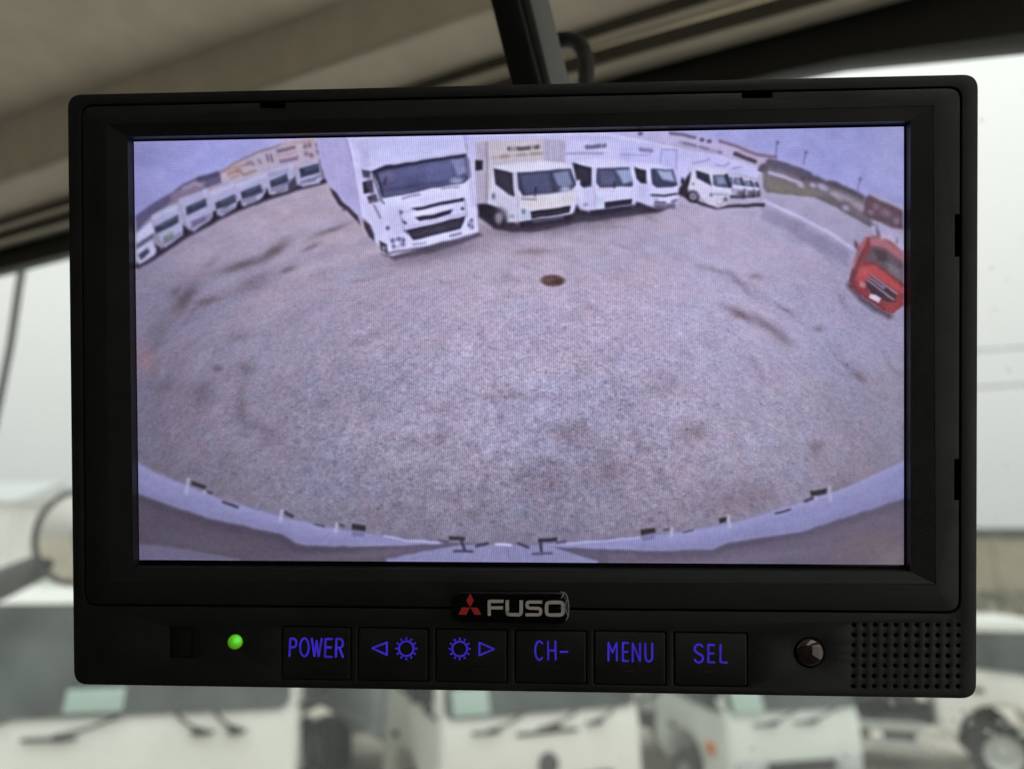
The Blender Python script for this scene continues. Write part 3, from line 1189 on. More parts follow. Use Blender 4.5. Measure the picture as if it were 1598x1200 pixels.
# sky above the yard
sky = grid_col([205, 330, 520, 900, 1300, 1420], [195, 300, 420], [
    [(150, 149, 194), (166, 166, 214), (186, 182, 224), (186, 183, 224), (162, 163, 208), (166, 167, 206)],
    [(160, 158, 204), (174, 173, 224), (186, 182, 226), (186, 184, 226), (168, 168, 216), (172, 171, 212)],
    [(168, 167, 214), (178, 177, 226), (188, 186, 228), (190, 186, 228), (180, 177, 220), (184, 177, 212)]])
sky += (vnoise(PX / 90, PY / 40, 4) * 14)[..., None]
hx = [200, 214, 240, 268, 300, 340, 400, 470, 520, 600, 1000, 1060, 1120, 1180, 1240, 1300, 1350, 1390, 1425]
hy = [366, 346, 330, 310, 296, 272, 250, 238, 232, 228, 220, 226, 232, 244, 262, 290, 318, 340, 362]
hor = np.interp(PX[0], hx, hy)[None, :]
ms = np.clip((hor - PY) / 4 + 0.5, 0, 1)[..., None]
IMG = IMG * (1 - ms) + sky.astype(np.float32) * ms

WHT = (206, 204, 228)
DRK = (58, 54, 68)
# ---- far row of trucks, left
poly(r1_([(60, 820), (60, 735), (130, 680), (200, 632), (290, 585), (350, 548), (420, 488), (560, 428), (690, 392), (722, 392), (722, 480),
          (560, 540), (400, 590), (200, 720), (60, 860)]), (100, 94, 124), 2.2)
poly(r1_([(330, 570), (400, 530), (520, 480), (600, 460), (600, 540), (400, 610), (340, 650)]), (140, 122, 140), 3)
stroke(r1_([(430, 520), (520, 480), (560, 500)]), 6, (176, 160, 180), 2, 0.7)
stroke(r1_([(560, 450), (700, 405)]), 8, (84, 74, 98), 2, 0.8, 4)
poly(r1_([(712, 395), (900, 292), (1010, 242), (1180, 188), (1330, 152), (1490, 132), (1505, 310), (1400, 335), (1100, 390), (800, 480),
          (725, 470)]), (190, 177, 190), 1.8)
stroke(r1_([(716, 392), (900, 290), (1010, 240), (1190, 186)]), 3.6, (150, 134, 140), 1.6)
stroke(r1_([(1200, 182), (1330, 160), (1440, 150)]), 5, (196, 164, 138), 1.8)
stroke(r1_([(735, 388), (880, 345), (960, 330)]), 4, (178, 140, 118), 1.5, .8)
stroke(r1_([(780, 405), (870, 380)]), 5, (172, 128, 104), 1.5, .8)
stroke(r1_([(850, 370), (905, 415), (990, 385)]), 4, (164, 124, 108), 1.5, .8)
stroke(r1_([(800, 440), (860, 420)]), 3.5, (176, 134, 112), 1.5, .8)
for a, b in (((920, 330), (940, 320)), ((960, 318), (975, 340)), ((1020, 300), (1030, 320))):
    stroke(r1_([a, b]), 4, (140, 124, 136), 1.5, .8)
for x in (1078, 1110):
    stroke(r1_([(x, 262), (x + 14, 312)]), 3.0, (116, 104, 118), 1.3)
poly(r1_([(1155, 222), (1305, 186), (1308, 212), (1165, 250)]), (128, 110, 132), 1.8)
stroke(r1_([(1160, 272), (1310, 240)]), 3.5, (196, 160, 148), 1.6)
poly(r1_([(1170, 304), (1325, 268), (1325, 298), (1185, 330)]), (142, 120, 142), 2)
for (x, y) in ((1380, 195), (1415, 185), (1475, 180), (1390, 250), (1430, 262), (1480, 235)):
    blob(*r1_([(x, y)])[0], 3.6, 4.6, 0, (118, 100, 118), 0.8, 1.5)
stroke(r1_([(1350, 230), (1440, 222)]), 4, (206, 170, 158), 1.6, .8)
# ground shadow under the row
stroke(r1_([(70, 1128), (160, 1078), (250, 1020), (460, 885), (700, 752), (880, 668), (1100, 590), (1300, 525), (1530, 462)]), 8, (52, 45, 60), 2.6, .95)


def row_truck(body, win, extra=(), front=None):
    poly(r1_(body), (180, 177, 206), 2.2)
    cxb = sum(p[0] for p in body) / len(body)
    top_ = sorted(body, key=lambda p: p[1])[:2]
    stroke(r1_([(p[0] * 0.9 + cxb * 0.1, p[1] + 22) for p in sorted(top_)]), 6, (206, 206, 226), 4, .8)
    for e in extra:
        poly(r1_(e[0]), e[1], 1.8, e[2] if len(e) > 2 else 1)
    wcx, wcy = sum(p[0] for p in win) / 4, sum(p[1] for p in win) / 4
    win = [(wcx + (p[0] - wcx) * 1.04, wcy + (p[1] - wcy) * 1.04 + (9 if i_ > 1 else -9)) for i_, p in enumerate(win)]
    poly(r1_(win), (62, 66, 84), 1.9)
    mw = [(p[0], p[1] + 2) for p in win]
    stroke(r1_([((mw[0][0] * 2 + mw[1][0]) / 3, (mw[0][1] * 2 + mw[1][1]) / 3 + 18), (mw[1][0] - 12, mw[1][1] + 20)]), 3, (112, 120, 138), 2.2, .6)
    lw_ = max(body, key=lambda p: p[1])
    rw_ = max(body, key=lambda p: p[0] + p[1] * 0.4)
    stroke(r1_([(lw_[0] - 10, lw_[1] - 34), ((lw_[0] + rw_[0]) / 2, (lw_[1] + rw_[1]) / 2 - 24), (rw_[0] - 22, rw_[1] - 10)]), 4, (92, 88, 104), 2.2, .65)


row_truck([(1318, 350), (1490, 308), (1512, 330), (1522, 430), (1490, 478), (1360, 512), (1312, 478)],
          [(1335, 375), (1478, 340), (1492, 388), (1345, 428)],
          [([(1395, 455), (1460, 438), (1462, 465), (1400, 482)], (150, 150, 172))])
stroke(r1_([(1490, 310), (1525, 440)]), 3.5, (96, 90, 108), 1.5, .8)
row_truck([(1066, 398), (1278, 328), (1300, 470), (1240, 540), (1130, 572), (1086, 560)],
          [(1105, 475), (1235, 418), (1250, 462), (1116, 508)],
          [([(1085, 405), (1250, 358), (1255, 395), (1092, 442)], (164, 162, 192), .9),
           ([(1150, 540), (1235, 508), (1235, 532), (1155, 562)], (120, 116, 134), .9)])
poly(r1_([(1246, 500), (1300, 425), (1316, 500), (1252, 556)]), (78, 72, 90), 2.2)
poly(r1_([(1040, 560), (1085, 520), (1100, 580), (1060, 610)]), (46, 40, 52), 2.2)
row_truck([(846, 480), (1056, 405), (1076, 540), (1030, 610), (905, 660), (866, 630)],
          [(880, 562), (1030, 502), (1045, 545), (892, 596)],
          [([(920, 625), (1000, 592), (1000, 615), (925, 648)], (134, 128, 146), .8)])
poly(r1_([(830, 640), (875, 610), (885, 670), (850, 690)]), (48, 42, 54), 2)
row_truck([(636, 545), (832, 470), (862, 600), (830, 680), (730, 738), (672, 700)],
          [(680, 642), (825, 580), (838, 622), (690, 676)],
          [([(740, 705), (820, 660), (820, 680), (745, 730)], (130, 124, 142), .8)])
poly(r1_([(630, 720), (690, 690), (700, 750), (650, 775)]), (48, 42, 54), 2)
row_truck([(392, 606), (606, 526), (650, 590), (662, 740), (510, 860), (452, 780), (420, 700)],
          [(452, 676), (604, 612), (610, 650), (456, 722)],
          [([(490, 780), (600, 730), (602, 768), (500, 822)], (118, 104, 140), .9),
           ([(615, 560), (650, 600), (660, 730), (632, 740)], (176, 174, 200), .8)])
poly(r1_([(425, 800), (480, 850), (450, 890), (410, 870)]), (50, 44, 56), 2)
row_truck([(186, 725), (378, 646), (432, 780), (424, 880), (290, 980), (230, 880)],
          [(205, 834), (385, 738), (392, 778), (218, 866)],
          [([(270, 900), (350, 860), (352, 900), (285, 945)], (128, 132, 126), .9),
           ([(300, 868), (340, 850), (344, 872), (304, 890)], (150, 170, 130), .8)])
poly(r1_([(200, 950), (250, 980), (250, 1020), (215, 1020)]), (54, 48, 60), 2)
poly(r1_([(62, 870), (182, 775), (204, 860), (190, 905), (68, 970)]), (206, 205, 230), 2)
poly(r1_([(62, 958), (195, 872), (200, 902), (66, 995)]), (96, 100, 116), 1.8)
poly(r1_([(66, 1000), (190, 920), (218, 1000), (205, 1040), (82, 1118), (66, 1080)]), (198, 196, 220), 2)
poly(r1_([(78, 1040), (150, 985), (166, 1020), (94, 1084)]), (72, 74, 90), 1.8)

# ---- buildings and roofs behind the boxes, right of centre
poly(r4_([(-100, 92), (420, 92), (640, 140), (900, 196), (1230, 325), (1260, 420), (1000, 345), (900, 312), (480, 232), (0, 145), (-100, 130)]),
     (190, 180, 208), 2)
stroke(r4_([(410, 108), (640, 152)]), 5, (108, 94, 112), 1.8, .9)
stroke(r4_([(515, 206), (700, 246), (890, 298)]), 5, (126, 116, 138), 1.8, .85, 5)
stroke(r4_([(880, 188), (1050, 240), (1230, 318), (1420, 345)]), 4.5, (142, 112, 124), 1.8)
stroke(r4_([(1030, 312), (1220, 385)]), 6.5, (84, 74, 88), 1.8)
stroke(r4_([(1060, 285), (1230, 345)]), 4, (186, 160, 170), 1.6, .8)
for x, y in ((712, 176), (780, 187), (115, 118)):
    blob(*r4_([(x, y)])[0], 4, 3, 0, (84, 76, 92), .9, 1.6)
# right-hand street
poly(r5_([(120, 260), (200, 235), (390, 320), (530, 365), (740, 460), (780, 610), (740, 640), (600, 560), (420, 480), (150, 440), (120, 400)]),
     (120, 110, 118), 3)
stroke(r5_([(160, 250), (260, 275), (390, 325)]), 13, (98, 90, 104), 2.2)
stroke(r5_([(160, 308), (250, 335), (345, 375)]), 6, (182, 172, 194), 1.8)
stroke(r5_([(520, 372), (620, 405), (720, 455)]), 8, (92, 84, 92), 2.2)
stroke(r5_([(540, 440), (640, 480), (720, 520)]), 11, (160, 150, 156), 2.5)
poly(r5_([(130, 330), (250, 355), (390, 395), (500, 440), (430, 460), (150, 432)]), (128, 120, 110), 2.5)
poly(r5_([(430, 460), (520, 440), (640, 540), (780, 610), (760, 650), (600, 560)]), (112, 104, 106), 2.5)
for x, y, rx, ry in ((400, 340, 7, 6), (440, 355, 9, 7), (470, 370, 8, 6), (360, 345, 5, 4), (620, 510, 9, 7), (560, 380, 8, 5), (120, 280, 7, 6)):
    blob(*r5_([(x, y)])[0], rx, ry, -25, (84, 78, 90), .8, 1.5)
for x, y, rx, ry in ((480, 395, 10, 5), (620, 520, 7, 5), (420, 385, 6, 4), (345, 385, 6, 4)):
    blob(*r5_([(x, y)])[0], rx, ry, -25, (184, 176, 198), .85, 1.5)
for a, b, c in (((206, 120), (196, 215), 2.2), ((378, 182), (364, 258), 2.2), ((706, 342), (690, 420), 2.0)):
    stroke(r5_([a, b]), c, (124, 118, 150), 1.4)
    blob(*r5_([(a[0] + 2, a[1] + 8)])[0], 3.4, 2.6, 0, (110, 104, 134), .7, 1.5)
poly(r5_([(742, 455), (770, 434), (960, 530), (966, 650), (900, 640), (726, 565)]), (102, 80, 88), 2)
stroke(r5_([(775, 440), (960, 530)]), 4, (196, 184, 200), 1.8, .9)
for x, y, rx, ry in ((800, 512, 6, 5), (860, 552, 10, 6), (770, 548, 5, 4), (925, 600, 5, 6)):
    blob(*r5_([(x, y)])[0], rx, ry, -25, (150, 124, 138), .7, 1.5)
poly(r5_([(780, 600), (880, 640), (966, 690), (966, 790), (880, 740), (770, 660)]), (184, 176, 200), 2.5)
stroke(r5_([(740, 600), (800, 630)]), 5, (110, 100, 118), 2, .8)
poly(r5_([(145, 430), (430, 458), (560, 520), (790, 650), (700, 720), (640, 770), (400, 640), (140, 500)]), (176, 168, 188), 2)
poly(r5_([(110, 505), (260, 570), (420, 650), (640, 780), (630, 880), (420, 760), (260, 660), (110, 590)]), (146, 138, 162), 6, .75)
stroke(r5_([(130, 480), (260, 540), (400, 605), (520, 670), (655, 765)]), 5, (204, 197, 224), 1.8)

# ---- cargo boxes behind the light trucks
poly(r3_([(0, 70), (150, 58), (700, 48), (1000, 52), (1260, 95), (1598, 165), (1860, 230), (1860, 330), (1598, 430), (1500, 600), (60, 620), (0, 560)]),
     (196, 192, 222), 1.8)
poly(r3_([(60, 100), (555, 78), (720, 92), (720, 270), (200, 270), (160, 560), (60, 560)]), (200, 190, 192), 2)
poly(r3_([(60, 110), (150, 100), (150, 560), (60, 560)]), (182, 172, 186), 2)
stroke(r3_([(140, 110), (140, 540)]), 3, (150, 140, 150), 1.6)
poly(r3_([(555, 80), (718, 92), (718, 260), (555, 250)]), (180, 172, 190), 2)
for x in (590, 630, 680):
    stroke(r3_([(x, 95), (x, 250)]), 1.6, (160, 152, 170), 1.2, .7)
poly(r3_([(722, 90), (1108, 112), (1118, 300), (722, 260)]), (202, 199, 230), 2)
poly(r3_([(1115, 115), (1418, 152), (1430, 330), (1120, 290)]), (194, 191, 230), 2)
poly(r3_([(1420, 150), (1598, 190), (1860, 270), (1860, 330), (1598, 400), (1430, 320)]), (192, 189, 230), 2)
stroke(r3_([(0, 58), (300, 50), (700, 40), (1000, 48), (1260, 92), (1598, 165)]), 3.6, (216, 212, 240), 1.5, .9)
stroke(r3_([(305, 152), (400, 150), (520, 140)]), 6.5, (92, 88, 84), 1.6, .95, 4.2)
stroke(r3_([(180, 222), (330, 200), (540, 185)]), 4.6, (150, 132, 114), 1.8, .75, 5)
stroke(r3_([(872, 140), (1000, 130)]), 6.5, (104, 100, 122), 1.6, .9, 3.8)
stroke(r3_([(725, 192), (850, 182), (990, 188)]), 3.0, (150, 142, 160), 1.5, .8)
stroke(r3_([(1262, 158), (1350, 166)]), 6, (128, 122, 150), 1.6, .85, 3.6)
stroke(r3_([(1120, 198), (1340, 198)]), 2.6, (160, 154, 184), 1.5, .8)
stroke(r3_([(1412, 250), (1425, 155), (1535, 165), (1525, 300)]), 2.2, (158, 152, 184), 1.3, .9)
# shadows under the light trucks
poly(r3_([(70, 560), (200, 560), (260, 640), (390, 720), (760, 660), (800, 560), (830, 600), (900, 620), (1200, 590), (1240, 540), (1380, 590),
          (1460, 590), (1400, 620), (1200, 640), (960, 680), (780, 700), (520, 760), (330, 765), (200, 740), (80, 650)]), (54, 47, 58), 3.4)
poly(r3_([(90, 560), (240, 570), (250, 700), (180, 680), (90, 620)]), (44, 38, 48), 3)
blob(*r3_([(560, 730)])[0], 95, 12, 4, (84, 74, 88), .5)
blob(*r3_([(1080, 650)])[0], 70, 9, 8, (84, 74, 88), .5)
blob(*r2_([(1080, 1120)])[0], 80, 12, 14, (84, 74, 86), .5)
# truck A
poly(r3_([(188, 290), (330, 252), (560, 242), (742, 258), (785, 330), (812, 440), (795, 560), (755, 640), (560, 660), (372, 692), (290, 690),
          (245, 600), (150, 556), (176, 400)]), (214, 210, 222), 1.7)
poly(r3_([(190, 298), (330, 330), (342, 505), (300, 490), (205, 412)]), (58, 54, 66), 1.5)
poly(r3_([(360, 325), (755, 298), (795, 415), (765, 452), (590, 488), (405, 500), (372, 450)]), (66, 66, 88), 1.6)
poly(r3_([(385, 345), (600, 325), (610, 470), (420, 485)]), (84, 84, 112), 3)
poly(r3_([(625, 330), (740, 312), (770, 415), (700, 440), (660, 420)]), (126, 134, 160), 3)
blob(*r3_([(715, 448)])[0], 9, 3.5, 12, (186, 192, 214), .9, 1.5)
stroke(r3_([(498, 500), (498, 440)]), 3, (50, 48, 62), 1.3)
poly(r3_([(400, 515), (700, 490), (790, 465), (765, 565), (465, 612), (400, 590)]), (218, 211, 210), 2.2)
stroke(r3_([(395, 520), (500, 525)]), 2.4, (120, 108, 118), 1.4, .8)
poly(r3_([(455, 612), (760, 570), (748, 620), (465, 668)]), (44, 40, 52), 1.6)
poly(r3_([(386, 588), (455, 602), (458, 668), (390, 672)]), (188, 192, 208), 1.6)
poly(r3_([(392, 598), (420, 596), (420, 630), (396, 632)]), (126, 126, 146), 1.6)
poly(r3_([(755, 575), (790, 560), (775, 615), (750, 620)]), (206, 206, 224), 1.6)
poly(r3_([(360, 690), (560, 662), (778, 628), (772, 672), (520, 725), (390, 735)]), (50, 46, 60), 2)
stroke(r3_([(480, 690), (700, 655)]), 2.2, (104, 98, 122), 1.4, .8)
blob(*r3_([(235, 655)])[0], 13.5, 17, 0, (50, 45, 56), 1, 3)
blob(*r3_([(228, 660)])[0], 6.5, 9, 0, (150, 138, 150), .9, 2)
blob(*r3_([(322, 645)])[0], 4, 3, 0, (90, 84, 98), .9, 2)
blob(*r3_([(190, 500)])[0], 3, 5.5, 0, (46, 42, 52), 1, 2)
# truck B
poly(r3_([(770, 252), (900, 222), (1150, 240), (1205, 290), (1255, 410), (1250, 470), (1210, 560), (1000, 592), (905, 600), (840, 560), (800, 470)]),
     (212, 209, 234), 1.7)
poly(r3_([(768, 256), (906, 292), (912, 432), (850, 440), (795, 395)]), (54, 50, 62), 1.6)
poly(r3_([(945, 295), (1205, 288), (1240, 395), (1205, 430), (970, 436), (945, 405)]), (76, 76, 98), 1.6)
poly(r3_([(965, 310), (1070, 305), (1080, 410), (985, 415)]), (92, 92, 120), 3)
poly(r3_([(1085, 310), (1195, 302), (1222, 390), (1140, 412)]), (150, 160, 188), 3)
stroke(r3_([(1075, 435), (1075, 400)]), 2.5, (54, 50, 64), 1.3)
blob(*r3_([(808, 400)])[0], 3.4, 5, 0, (216, 212, 234), 1, 2)
poly(r3_([(1000, 546), (1205, 518), (1198, 558), (1002, 588)]), (44, 40, 52), 1.6)
poly(r3_([(944, 505), (998, 520), (996, 580), (940, 574)]), (200, 206, 222), 1.6)
poly(r3_([(895, 605), (1000, 592), (1215, 562), (1205, 598), (960, 645), (900, 640)]), (50, 46, 60), 2)
stroke(r3_([(960, 450), (1080, 460)]), 2, (196, 160, 180), 1.4, .7)
blob(*r3_([(870, 560)])[0], 4, 2.6, 0, (96, 90, 106), .9, 2)
# truck C
poly(r3_([(1180, 250), (1320, 258), (1500, 292), (1542, 400), (1556, 440), (1535, 500), (1540, 555), (1500, 585), (1370, 575), (1290, 548), (1235, 530)]),
     (212, 209, 236), 1.7)
poly(r3_([(1222, 285), (1308, 310), (1310, 412), (1268, 405), (1235, 370)]), (54, 50, 62), 1.6)
poly(r3_([(1340, 300), (1502, 305), (1540, 418), (1500, 432), (1385, 442), (1352, 415)]), (70, 70, 92), 1.6)
poly(r3_([(1385, 312), (1492, 314), (1520, 395), (1430, 375)]), (168, 178, 204), 3)
stroke(r3_([(1348, 494), (1440, 498), (1532, 484)]), 3, (56, 52, 64), 1.4)
poly(r3_([(1360, 560), (1530, 548), (1520, 590), (1380, 600)]), (84, 78, 92), 2.4, .8)
poly(r3_([(1360, 505), (1400, 510), (1400, 545), (1362, 540)]), (176, 178, 196), 1.8)
stroke(r3_([(1375, 548), (1450, 545)]), 2.6, (70, 64, 78), 1.4)
stroke(r3_([(1500, 540), (1530, 530)]), 3, (100, 96, 114), 1.4)
blob(*r3_([(1245, 420)])[0], 3, 5, 0, (216, 212, 236), 1, 2)

# ---- truck D group, right
poly(r4_([(480, 255), (900, 325), (1230, 440), (1270, 490), (1240, 540), (960, 490), (640, 445), (590, 500), (520, 600), (470, 560)]), (200, 196, 230), 2)
stroke(r4_([(620, 400), (740, 385), (780, 360)]), 2.2, (150, 142, 172), 1.5, .8)
stroke(r4_([(850, 420), (930, 430), (970, 400)]), 2.4, (150, 142, 170), 1.5, .8)
stroke(r4_([(1000, 455), (1080, 440)]), 2.2, (150, 142, 170), 1.5, .8)
poly(r4_([(1240, 470), (1300, 405), (1330, 420), (1300, 490)]), (92, 86, 102), 2)
poly(r4_([(490, 640), (560, 540), (600, 480), (610, 560), (570, 650), (600, 730), (700, 770), (860, 830), (960, 800), (1310, 780), (1310, 812),
          (960, 825), (840, 840), (700, 800), (560, 745), (480, 700)]), (56, 48, 58), 2.6)
blob(*r4_([(525, 570)])[0], 3.2, 6, 0, (56, 60, 72), 1, 2)
def small_cab(x, y, k, wcol):
    """one receding cab: x, y its windscreen's upper left corner, k its scale against the nearest"""
    q = lambda pts: r4_([(x + p[0] * k, y + p[1] * k) for p in pts])
    poly(q([(-190, -70), (-60, -84), (130, -36), (172, 60), (176, 150), (165, 220), (110, 290), (30, 296), (-50, 280), (-130, 190), (-160, 145), (-245, 128), (-220, 40)]),
         wcol, 1.8)
    poly(q([(-165, -45), (-38, -6), (-16, 104), (-46, 88), (-155, 28)]), (56, 56, 72), 1.6)
    poly(q([(-2, 0), (122, 2), (168, 86), (154, 124), (32, 112), (-2, 90)]), (84, 92, 114), 1.5)
    poly(q([(24, 18), (100, 18), (124, 84), (50, 96)]), (140, 146, 170), 3)
    stroke(q([(128, 6), (166, 110)]), 5 * k, (52, 52, 66), 1.4)
    poly(q([(0, 118), (160, 134), (160, 165), (0, 150)]), (222, 219, 238), 2)
    stroke(q([(15, 185), (150, 196)]), 2.6 * k, (150, 144, 162), 1.4, .8)
    blob(*q([(-20, 190)])[0], 3.2 * k, 3.4 * k, 0, (128, 120, 138), .9, 2)
    poly(q([(30, 232), (120, 222), (140, 250), (100, 285), (40, 290)]), (176, 172, 180), 2)
    blob(*q([(60, 250)])[0], 5 * k, 3.6 * k, 0, (222, 220, 214), .8, 2)
    blob(*q([(125, 235)])[0], 3.5 * k, 3.6 * k, 0, (84, 78, 92), .8, 2)


for (x, y, k) in ((1185, 582, 0.42), (1120, 568, 0.48), (1015, 545, 0.58)):
    poly(r4_([(x - 60 * k, y + 150 * k), (x + 190 * k, y + 170 * k), (x + 190 * k, y + 330 * k), (x - 80 * k, y + 330 * k)]), (62, 55, 66), 2.4)
    small_cab(x, y, k, (196, 193, 216))
    poly(r4_([(x - 10 * k, y + 215 * k), (x + 168 * k, y + 205 * k), (x + 160 * k, y + 300 * k), (x - 5 * k, y + 305 * k)]), (98, 92, 108), 2, .8)
    blob(*r4_([(x + 20 * k, y + 245 * k)])[0], 4, 3.4, 0, (186, 184, 204), .8, 2)
small_cab(815, 512, 1.0, (214, 210, 224))
blob(*r4_([(622, 720)])[0], 10, 10, 0, (42, 36, 46), 1, 3)
blob(*r4_([(626, 716)])[0], 6.4, 6.4, 0, (160, 152, 164), .9, 2.5)
blob(*r4_([(626, 716)])[0], 2.4, 2.4, 0, (90, 82, 96), .9, 2)
blob(*r4_([(622, 596)])[0], 2.2, 2.2, 0, (140, 112, 110), .9, 2)

# ---- the large white truck
poly(r2_([(20, 84), (308, 78), (345, 240), (400, 560), (446, 800), (385, 800), (250, 650), (130, 500), (60, 330)]), (178, 172, 208), 1.8)
poly(r2_([(300, 80), (1322, 68), (1362, 240), (700, 345), (510, 400), (470, 480), (450, 790), (420, 640), (345, 230)]), (206, 204, 234), 1.8)
stroke(r2_([(302, 85), (345, 235), (400, 560), (440, 780)]), 2.6, (226, 222, 246), 1.3)
stroke(r2_([(292, 110), (335, 290)]), 1.6, (140, 132, 164), 1.2, .8)
poly(r2_([(385, 120), (480, 110), (500, 340), (420, 370)]), (188, 184, 214), 3, .8)
blob(*r2_([(470, 150)])[0], 9, 6, 0, (222, 212, 206), .6)
poly(r2_([(140, 535), (200, 580), (260, 660), (390, 775), (415, 870), (385, 830), (300, 740), (225, 690), (170, 610)]), (74, 62, 76), 1.8)
blob(*r2_([(270, 730)])[0], 3, 3, 0, (96, 90, 108), .8, 2)
poly(r2_([(640, 1150), (700, 1140), (1000, 1060), (1400, 965), (1470, 935), (1500, 960), (1100, 1100), (720, 1180), (600, 1120)]), (80, 70, 84), 4, .85)
poly(r2_([(425, 400), (510, 395), (700, 325), (1350, 232), (1400, 262), (1425, 470), (1445, 700), (1466, 935), (1400, 962), (1000, 1052), (700, 1137),
          (662, 1122), (600, 1070), (545, 1005), (480, 830), (432, 790), (415, 600)]), (216, 213, 240), 1.7)
poly(r2_([(430, 380), (505, 392), (470, 640), (432, 560)]), (188, 182, 212), 2.4, .7)
poly(r2_([(508, 388), (640, 335), (1000, 285), (1350, 232), (1378, 280), (1402, 440), (1345, 492), (1000, 548), (800, 596), (605, 624), (560, 480)]),
     (56, 56, 76), 1.6)
poly(r2_([(575, 405), (700, 365), (1000, 315), (1335, 262), (1375, 425), (1320, 478), (1000, 530), (800, 578), (622, 600)]), (86, 87, 122), 2)
poly(r2_([(1000, 330), (1220, 295), (1240, 470), (1010, 520)]), (98, 99, 138), 5, .8)
poly(r2_([(580, 420), (710, 385), (700, 450), (640, 520), (610, 500)]), (104, 98, 122), 3, .8)
stroke(r2_([(625, 500), (640, 450)]), 5, (62, 58, 78), 1.8)
poly(r2_([(1225, 288), (1332, 272), (1358, 395), (1280, 425)]), (134, 138, 166), 3)
blob(*r2_([(1270, 465)])[0], 11.5, 4.2, 6, (190, 196, 226), .95, 2)
stroke(r2_([(790, 628), (870, 600), (940, 590)]), 2.6, (72, 66, 84), 1.3)
stroke(r2_([(1140, 540), (1290, 524)]), 2.8, (96, 90, 112), 1.4)
stroke(r2_([(940, 640), (1140, 608)]), 1.8, (186, 180, 208), 1.4, .8)
poly(r2_([(430, 484), (520, 464), (532, 572), (442, 586)]), (50, 47, 58), 1.6)
poly(r2_([(474, 608), (556, 588), (568, 655), (488, 678)]), (56, 52, 64), 1.6)
poly(r2_([(425, 368), (505, 385), (490, 445), (442, 440)]), (84, 78, 92), 2)
stroke(r2_([(520, 420), (600, 640)]), 3, (92, 86, 108), 1.4)
stroke(r2_([(600, 640), (622, 672)]), 3, (70, 64, 82), 1.4)
poly(r2_([(1434, 284), (1502, 290), (1502, 372), (1440, 378)]), (50, 45, 54), 1.6)
poly(r2_([(862, 722), (1100, 668), (1240, 636), (1342, 622), (1338, 648), (1235, 668), (1060, 705), (920, 738)]), (60, 56, 70), 1.4)
poly(r2_([(770, 735), (862, 722), (900, 760), (830, 770)]), (196, 192, 216), 2, .7)
poly(r2_([(898, 800), (1080, 765), (1238, 724), (1214, 768), (1100, 800), (940, 828)]), (58, 54, 68), 1.4)
poly(r2_([(790, 912), (1080, 850), (1348, 784), (1340, 832), (1306, 896), (1100, 950), (890, 1002), (848, 950)]), (56, 51, 64), 1.5)
stroke(r2_([(880, 960), (1300, 860)]), 1.6, (78, 70, 84), 1.2, .7)
stroke(r2_([(888, 1044), (998, 1022)]), 3.2, (58, 54, 68), 1.2)
stroke(r2_([(1212, 962), (1308, 940)]), 3.6, (48, 44, 56), 1.2)
for (x, y, r_) in ((658, 892, 3.4), (775, 755, 3.2), (1325, 718, 2.6), (1320, 632, 2.4)):
    blob(*r2_([(x, y)])[0], r_, r_, 0, (56, 52, 66), .95, 2)
poly(r2_([(782, 815), (830, 850), (815, 862), (790, 845)]), (60, 56, 70), 1.4)
poly(r2_([(676, 985), (800, 968), (826, 1060), (705, 1092)]), (168, 168, 196), 1.8)
for (x, y) in ((695, 1005), (755, 988), (712, 1062), (795, 1045), (800, 1000)):
    blob(*r2_([(x, y)])[0], 3, 3.4, 0, (92, 90, 112), .85, 2)
blob(*r2_([(740, 1030)])[0], 4, 4, 0, (226, 226, 244), .9, 2)
poly(r2_([(1370, 835), (1418, 808), (1428, 900), (1385, 922)]), (160, 160, 188), 1.8)
for (x, y) in ((1405, 822), (1380, 870), (1412, 890)):
    blob(*r2_([(x, y)])[0], 2.4, 3, 0, (96, 94, 116), .8, 2)
stroke(r2_([(532, 690), (590, 798)]), 3, (84, 78, 96), 1.4)
poly(r2_([(440, 818), (500, 866), (536, 945), (534, 1002), (490, 965), (450, 890)]), (64, 56, 68), 1.8)
poly(r2_([(578, 1000), (650, 1042), (662, 1112), (600, 1092)]), (70, 62, 74), 1.8)
blob(*r2_([(625, 1070)])[0], 3, 3.5, 0, (180, 176, 196), .7, 2)
stroke(r2_([(700, 1105), (1000, 1030), (1450, 925)]), 2, (196, 192, 222), 1.4, .8)

poly(r2_([(430, 640), (600, 630), (640, 900), (560, 1000), (470, 820)]), (190, 186, 212), 7, .45)
poly(r2_([(610, 625), (1000, 560), (1400, 470), (1430, 560), (1000, 660), (620, 720)]), (228, 225, 246), 8, .5)
poly(r2_([(640, 720), (780, 720), (800, 960), (660, 980)]), (196, 192, 220), 8, .5)
poly(r2_([(700, 1070), (1000, 1000), (1460, 890), (1462, 925), (1000, 1045), (700, 1125)]), (232, 229, 250), 4, .6)
poly(r2_([(330, 120), (1300, 90), (1330, 150), (340, 190)]), (190, 187, 222), 8, .4)
for k_ in range(5):
    stroke(r2_([(870 + 8 * k_, 930 + 14 * k_), (1330 - 6 * k_, 815 + 14 * k_)]), 1.0, (92, 84, 98), 0.9, .5)
for k_ in range(4):
    stroke(r2_([(60 + 70 * k_, 110), (110 + 75 * k_, 330 + 90 * k_)]), 1.2, (164, 158, 196), 1.2, .5)
poly(r2_([(590, 420), (1000, 345), (1330, 290), (1335, 330), (1000, 390), (600, 470)]), (112, 114, 150), 8, .5)
stroke(r2_([(600, 560), (1000, 500), (1340, 450)]), 5, (60, 60, 82), 3, .5)
poly(r2_([(1345, 250), (1400, 262), (1440, 700), (1412, 700)]), (180, 176, 204), 3, .6)
poly(r2_([(455, 470), (505, 420), (560, 600), (590, 640), (560, 660), (500, 600)]), (96, 90, 108), 3, .55)
